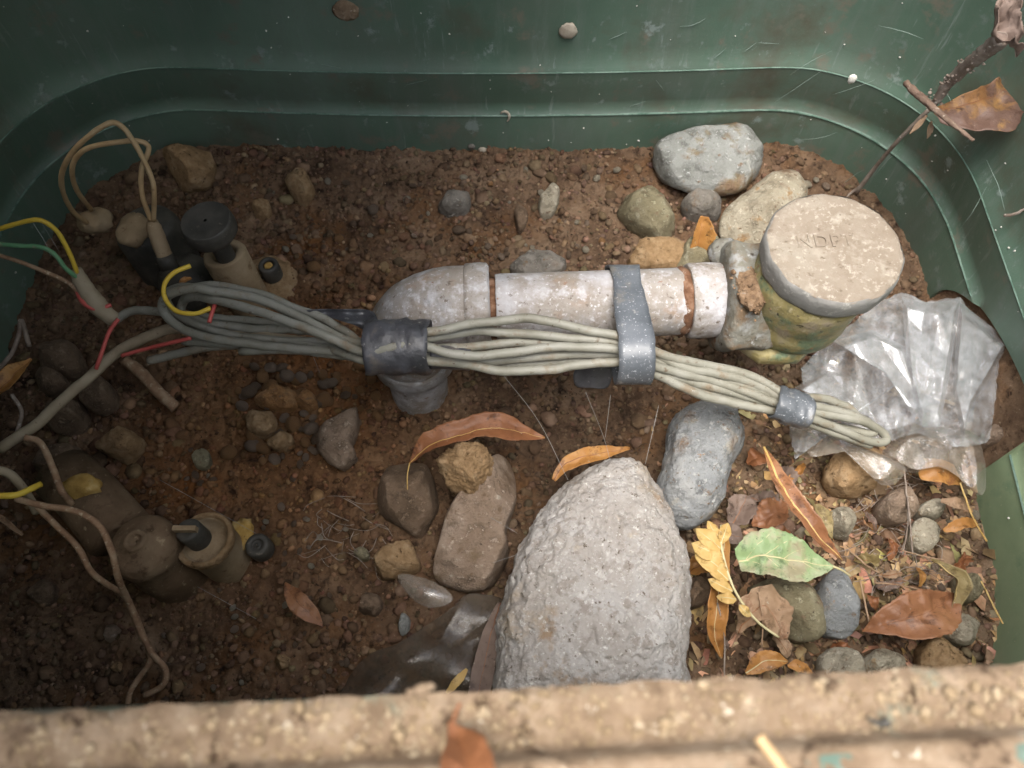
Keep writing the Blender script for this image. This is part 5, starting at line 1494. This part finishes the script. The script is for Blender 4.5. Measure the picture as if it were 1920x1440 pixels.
dl = leaf('dried_leaf', 'crumpled grey-brown dried leaf at the top right edge', [(1915, 95, .165), (1885, 72, .168), (1868, 45, .168), (1880, -15, .168)], [6, 30, 34, 30, 10], [6, 34, 36, 30, 10], 'lf_grey', (30, 40), 0.8, 0.25, 8, 0.004, 61, vein=1, vmat='twig')
lone('twig', 'pale dried sprig poking in at the right edge of the frame', [(1882, 404, .085), (1900, 402, .088), (1925, 390, .092)], 0.0007, 'twig', 'twig', jit=0.0006)

# ------------------------------------------------------------------ plastic film
def tri(v):
    return abs((v % 2.0) - 1.0)


def gather_z(cx_, cy_, base, amp, kf, seed):
    rs_ = np.random.RandomState(seed + 100)
    wv_ = []
    for q_ in range(7):
        an = rs_.uniform(-0.5, 0.5) if q_ < 3 else rs_.uniform(-1.57, 1.57)
        wv_.append((cos(an), sin(an), 1 / rs_.uniform(26, 75), rs_.uniform(0, 2), rs_.uniform(0.35, 1.0)))
    def f(px, py, t):
        dx, dy = px - cx_, py - cy_
        r = sqrt(dx * dx + dy * dy); a = atan2(dy, dx)
        z = 0.5 * tri(a * kf * 0.7 + 0.5 * sin(r * 0.02 + seed)) * min(1, r / 110)
        for c_, s_, fr, ph, am in wv_:
            z += am * 0.42 * tri((px * c_ + py * s_) * fr + ph)
        return base + amp * (z - 1.0) - 0.006 * max(0, t - 0.8) / 0.2
    return f


bag = thing('plastic_bag', 'crumpled clear plastic bag bulging in through the gap in the right wall', 'plastic bag', P(1700, 800, .015))
sheet('bag_film', [(1500, 690), (1540, 650), (1590, 612), (1640, 572), (1690, 547), (1738, 566), (1800, 556), (1822, 590), (1897, 640), (1872, 690), (1866, 760), (1852, 832), (1790, 838), (1720, 812), (1660, 830), (1600, 838), (1545, 815), (1490, 862), (1480, 800), (1512, 750)],
      gather_z(1690, 850, 0.038, 0.012, 5.3, 1), M['bag'], bag, 240, 70, 1, wob=0.03, straight=True)
sheet('bag_fold', [(1690, 556), (1742, 568), (1802, 560), (1788, 650), (1776, 730), (1762, 800), (1728, 800), (1704, 720)], gather_z(1745, 860, 0.050, 0.006, 6.1, 2), M['bag'], bag, 130, 36, 2, straight=True)
sheet('bag_fold', [(1560, 640), (1636, 618), (1700, 652), (1738, 786), (1712, 780), (1660, 700), (1610, 672)], gather_z(1740, 820, 0.048, 0.006, 6.7, 4), M['bag'], bag, 120, 32, 3, straight=True)
sheet('bag_fold', [(1486, 730), (1548, 690), (1602, 700), (1642, 790), (1596, 776), (1540, 752)], gather_z(1680, 820, 0.040, 0.006, 5.7, 5), M['bag'], bag, 100, 26, 4, straight=True)
sheet('bag_fold', [(1800, 566), (1893, 640), (1860, 700), (1818, 770), (1806, 830), (1786, 740), (1792, 650)], gather_z(1790, 850, 0.046, 0.005, 5.1, 7), M['bag'], bag, 110, 28, 5, straight=True)
sheet('dusty_film', [(1655, 850), (1700, 812), (1760, 805), (1830, 815), (1848, 880), (1840, 930), (1800, 900), (1760, 880), (1700, 885)], gather_z(1840, 780, 0.030, 0.004, 4.0, 3), M['bag_dusty'], bag, 110, 20, 6, wob=0.06)
sheet('film_wisp', [(1480, 810), (1530, 790), (1600, 830), (1660, 855), (1700, 880), (1660, 912), (1610, 870), (1550, 825), (1510, 860)], gather_z(1500, 780, 0.036, 0.003, 3.0, 6), M['bag_dusty'], bag, 110, 16, 7, wob=0.05)

sh = sheet('plastic_sheet', [(744, 1207), (800, 1172), (850, 1138), (880, 1112), (942, 1126), (930, 1170), (910, 1240), (880, 1330), (640, 1350), (655, 1270), (690, 1228)],
           lambda a, b, t: 0.020 + 0.010 * (1 - t * t) + 0.0035 * sin(a * .028 + b * .015) + 0.002 * sin(b * .05 - a * .02), M['dark_film'], None, 150, 34, 8, wob=0.03, label='muddy dark plastic sheet bulging glossily left of the big pale stone', cat='plastic sheet')
sh2 = sheet('plastic_scrap', [(745, 1078), (790, 1082), (830, 1100), (850, 1125), (810, 1140), (770, 1120)], lambda a, b, t: 0.018 + 0.004 * (1 - t * t), M['bag_dusty'], None, 70, 12, 9, wob=0.05, label='small torn scrap of dusty film above the muddy dark sheet', cat='plastic scrap')

# ------------------------------------------------------------------ small things: shells, specks, dry stems, cobweb
wy = BY1 - 0.004
def on_far(px, py, off=0.0015):
    yv = BY1
    for _ in range(5):
        p = PY(px, py, yv)
        yv = BY1 - inset_at(p[2]) - 0.0065 * max(0, 1 - ((p[0] + 0.02) / 0.2) ** 2) - off
    return PY(px, py, yv)


def blob(name, label, p, s, mat, cat, seed=0, group=None):
    v = ICO3[0] * (1 + 0.25 * fbm(ICO3[0] * 2 + seed, 3))[:, None] * np.asarray(s)
    o = obj(name, v, ICO3[1], M[mat])
    o.location = p
    return tag(o, label, cat, group)


blob('snail', 'round buff snail stuck high on the far wall', on_far(1065, 58), (0.0052, 0.0018, 0.0052), 'shell', 'snail', 1)
blob('snail', 'small pale snail low on the far wall near the soil', on_far(905, 281), (0.0030, 0.0015, 0.0022), 'shell', 'snail', 2)
blob('snail', 'tiny dark snail left of the small pale snail', on_far(884, 275), (0.0024, 0.0012, 0.0024), 'st_grey', 'snail', 3)
blob('mud_fleck', 'pale mud fleck on the right part of the far wall', P(1598, 148, .090), (0.0024, 0.0016, 0.0030), 'white', 'mud fleck', 5)
blob('mud_fleck', 'large mud smear on the far wall at the top left of centre', on_far(648, 20, .0006), (0.0075, 0.0010, 0.0065), 'mud', 'mud fleck', 6)
def wall_hit(px, py, off=0.0012):
    d = ray(px, py)
    lo, hi = 0.25, 0.75
    for t in np.linspace(lo, hi, 700):
        p = CAM + d * t
        ins = float(inset_at(p[2])) + off
        x_, y_ = p[0] + (0.006 if p[0] > 0.1 else 0), p[1] + (0.0065 * max(0, 1 - ((p[0] + 0.02) / 0.2) ** 2) if p[1] > 0.3 else 0)
        if not bool(in_box(np.array([x_]), np.array([y_]), ins)[0]):
            return p
    return p


Vs, Fs = [], []
for ln in ([(1275, 50), (1300, 47), (1322, 35)], [(1394, 98), (1418, 80)], [(1420, 80), (1460, 82)], [(1648, 48), (1690, 58), (1732, 73)], [(1482, 140), (1520, 115), (1560, 95)], [(1452, 192), (1500, 160), (1545, 130)],
           [(1560, 178), (1600, 165), (1640, 150)], [(1338, 110), (1360, 92)], [(1640, 330), (1665, 300), (1690, 280)], [(1800, 430), (1825, 395), (1850, 350)], [(1570, 352), (1600, 330), (1620, 318)], [(1500, 262), (1540, 258), (1570, 248)],
           [(1140, 75), (1175, 60)], [(1230, 150), (1245, 170)], [(1180, 200), (1210, 190)], [(1760, 150), (1775, 175), (1788, 200)], [(1850, 300), (1872, 350), (1884, 395)], [(600, 120), (640, 128)], [(760, 160), (800, 150)]):
    v, f = tube_mesh(crom([wall_hit(*a) for a in ln], 6), [0.00005, 0.00020, 0.00006], 5, 0.0003)
    off_ = sum(len(x) for x in Vs)
    Vs.append(v); Fs += [tuple(i + off_ for i in g_) for g_ in f]
obj('scratch_marks', np.vstack(Vs), Fs, M['scratch'], box)['kind'] = 'stuff'
wv = []
for k in range(9):
    a = radians(-60 + k * 25)
    wv.append(on_far(946 + 9 * cos(a), 219 - 10 * sin(a), .0018))
tag(tube('grub', crom(wv, 3), [0.0004, 0.0009, 0.0009, 0.0005], M['shell'], None, 8), 'small hooked pale grub on the far wall ledge', 'grub')
sp = []
rs = np.random.RandomState(9)
for k in range(170):
    i = rs.randint(0, NPL)
    z = rs.uniform(0.005, 0.13)
    if notch(i) > z - .004:
        continue
    q_ = np.array(wall_point(i, z, 0.0002))
    sp.append(q_)
o = lumps('wall_specks', np.array(sp), rs.uniform(0.0003, 0.0009, len(sp)), M['white'], box)
o['kind'] = 'stuff'

# dry stems in the litter, grass in the dark soil
litter = [[(1695, 880, .03), (1700, 925, .028), (1702, 985, .026), (1692, 1040, .022)], [(1702, 930, .03), (1708, 1000, .028), (1712, 1050, .02)], [(1640, 1093, .024), (1680, 1096, .025), (1725, 1105, .022)],
          [(1612, 1085, .026), (1622, 1130, .026), (1632, 1178, .027)], [(1800, 905, .03), (1822, 965, .03), (1850, 1015, .034)], [(1690, 1032, .026), (1740, 1045, .026), (1770, 1050, .03)], [(1420, 1100, .034), (1430, 1160, .032), (1428, 1215, .028)],
          [(1840, 1090, .03), (1860, 1130, .03), (1880, 1170, .034)], [(1590, 1030, .022), (1625, 1060, .022), (1650, 1075, .02)]]
lbls = ['dark dry stem running down from the film wisp', 'second dark dry stem beside the first', 'pale bent stalk lying above the glossy red-brown leaf', 'thin upright stalk touching the tip of the glossy red-brown leaf', 'golden straw leaning on the right wall piece', 'thin stalk leading to the folded olive leaf', 'hair-thin stalk crossing the crumpled tan leaf', 'fine straw lying on the right wall', 'short stalk at the end of the green leaf']
for pts, lb in zip(litter, lbls):
    lone('dry_stem', lb, pts, 0.00042, 'twig' if 'dark' in lb else ('lf_gold' if 'straw' in lb else 'lf_tan'), 'stem', n=6, jit=0.0004)
rs = np.random.RandomState(12)
Vs, Fs = [], []
for k in range(110):
    if k < 36:
        a = (rs.uniform(590, 720), rs.uniform(930, 1060))
    else:
        a = (rs.uniform(1600, 1740), rs.uniform(880, 1100))
    ang = rs.uniform(0, pi); ln = rs.uniform(25, 75)
    b = (a[0] + cos(ang) * ln, a[1] + sin(ang) * ln * 0.6)
    pa_, pb2 = S(*a, 0.003 + rs.uniform(0, .004)), S(*b, 0.003 + rs.uniform(0, .005))
    pm = (pa_ + pb2) / 2 + rs.normal(0, 0.002, 3)
    v, f = tube_mesh(crom([pa_, pm, pb2], 4), rs.uniform(0.00010, 0.00026), 5)
    off = sum(len(x) for x in Vs)
    Vs.append(v); Fs += [tuple(i + off for i in g_) for g_ in f]
tag(obj('dry_grass', np.vstack(Vs), Fs, M['twig']), 'wisps of dry grass and rootlets lying on the soil', 'grass', kind='stuff')
x = RNG.normal(0.17, 0.05, 2900); y = RNG.normal(0.085, 0.055, 2900)
k_ = in_box(x, y, 0.004) & (x > 0.07)
x, y = x[k_], y[k_]
pl = (np.array([(-1, -0.5, 0), (0, -0.62, .25), (1, -0.3, 0), (1.1, 0.3, .1), (0, 0.6, .3), (-0.9, 0.45, .05)]), [(0, 1, 4, 5), (1, 2, 3, 4)])
fr = lumps('leaf_fragments', np.stack([x, y, soil_h(x, y) + 0.0012], 1), np.clip(np.exp(RNG.normal(-6.05, 0.55, len(x))), 0.0006, 0.0075), M['fragment'], base=pl, rough=0.3, flat=0.35,
           tint=np.clip(RNG.normal(1.05, 0.4, (len(x), 1)), 0.25, 1.9) * np.clip(RNG.normal(1, 0.1, (len(x), 3)), 0.7, 1.3))
tag(fr, 'brown leaf fragments and bark chips strewn over the soil at the right', 'leaf litter', kind='stuff')
webs = [[(945, 705, .06), (1010, 790, .045), (1065, 900, .03)], [(1098, 735, .07), (1132, 820, .04), (1148, 880, .035)], [(1145, 740, .06), (1135, 820, .04)], [(560, 600, .02), (600, 700, .03)], [(60, 415, .116), (85, 455, .108), (95, 480, .104)], [(75, 413, .118), (110, 470, .10)],
        [(920, 970, .03), (970, 1000, .02)], [(480, 1000, .01), (300, 900, .02)], [(985, 1035, .03), (925, 1055, .03)], [(1210, 870, .05), (1235, 760, .06)], [(370, 1100, .004), (480, 1160, .005)]]
for k, pts in enumerate(webs):
    pass
Vs, Fs = [], []
for pts in webs:
    v, f = tube_mesh(crom([P(*a) for a in pts], 5), 0.00009, 4)
    off = sum(len(x) for x in Vs)
    Vs.append(v); Fs += [tuple(i + off for i in g_) for g_ in f]
tag(obj('cobweb', np.vstack(Vs), Fs, M['web']), 'fine cobweb strands strung between cables, stones and leaves', 'cobweb', kind='stuff')
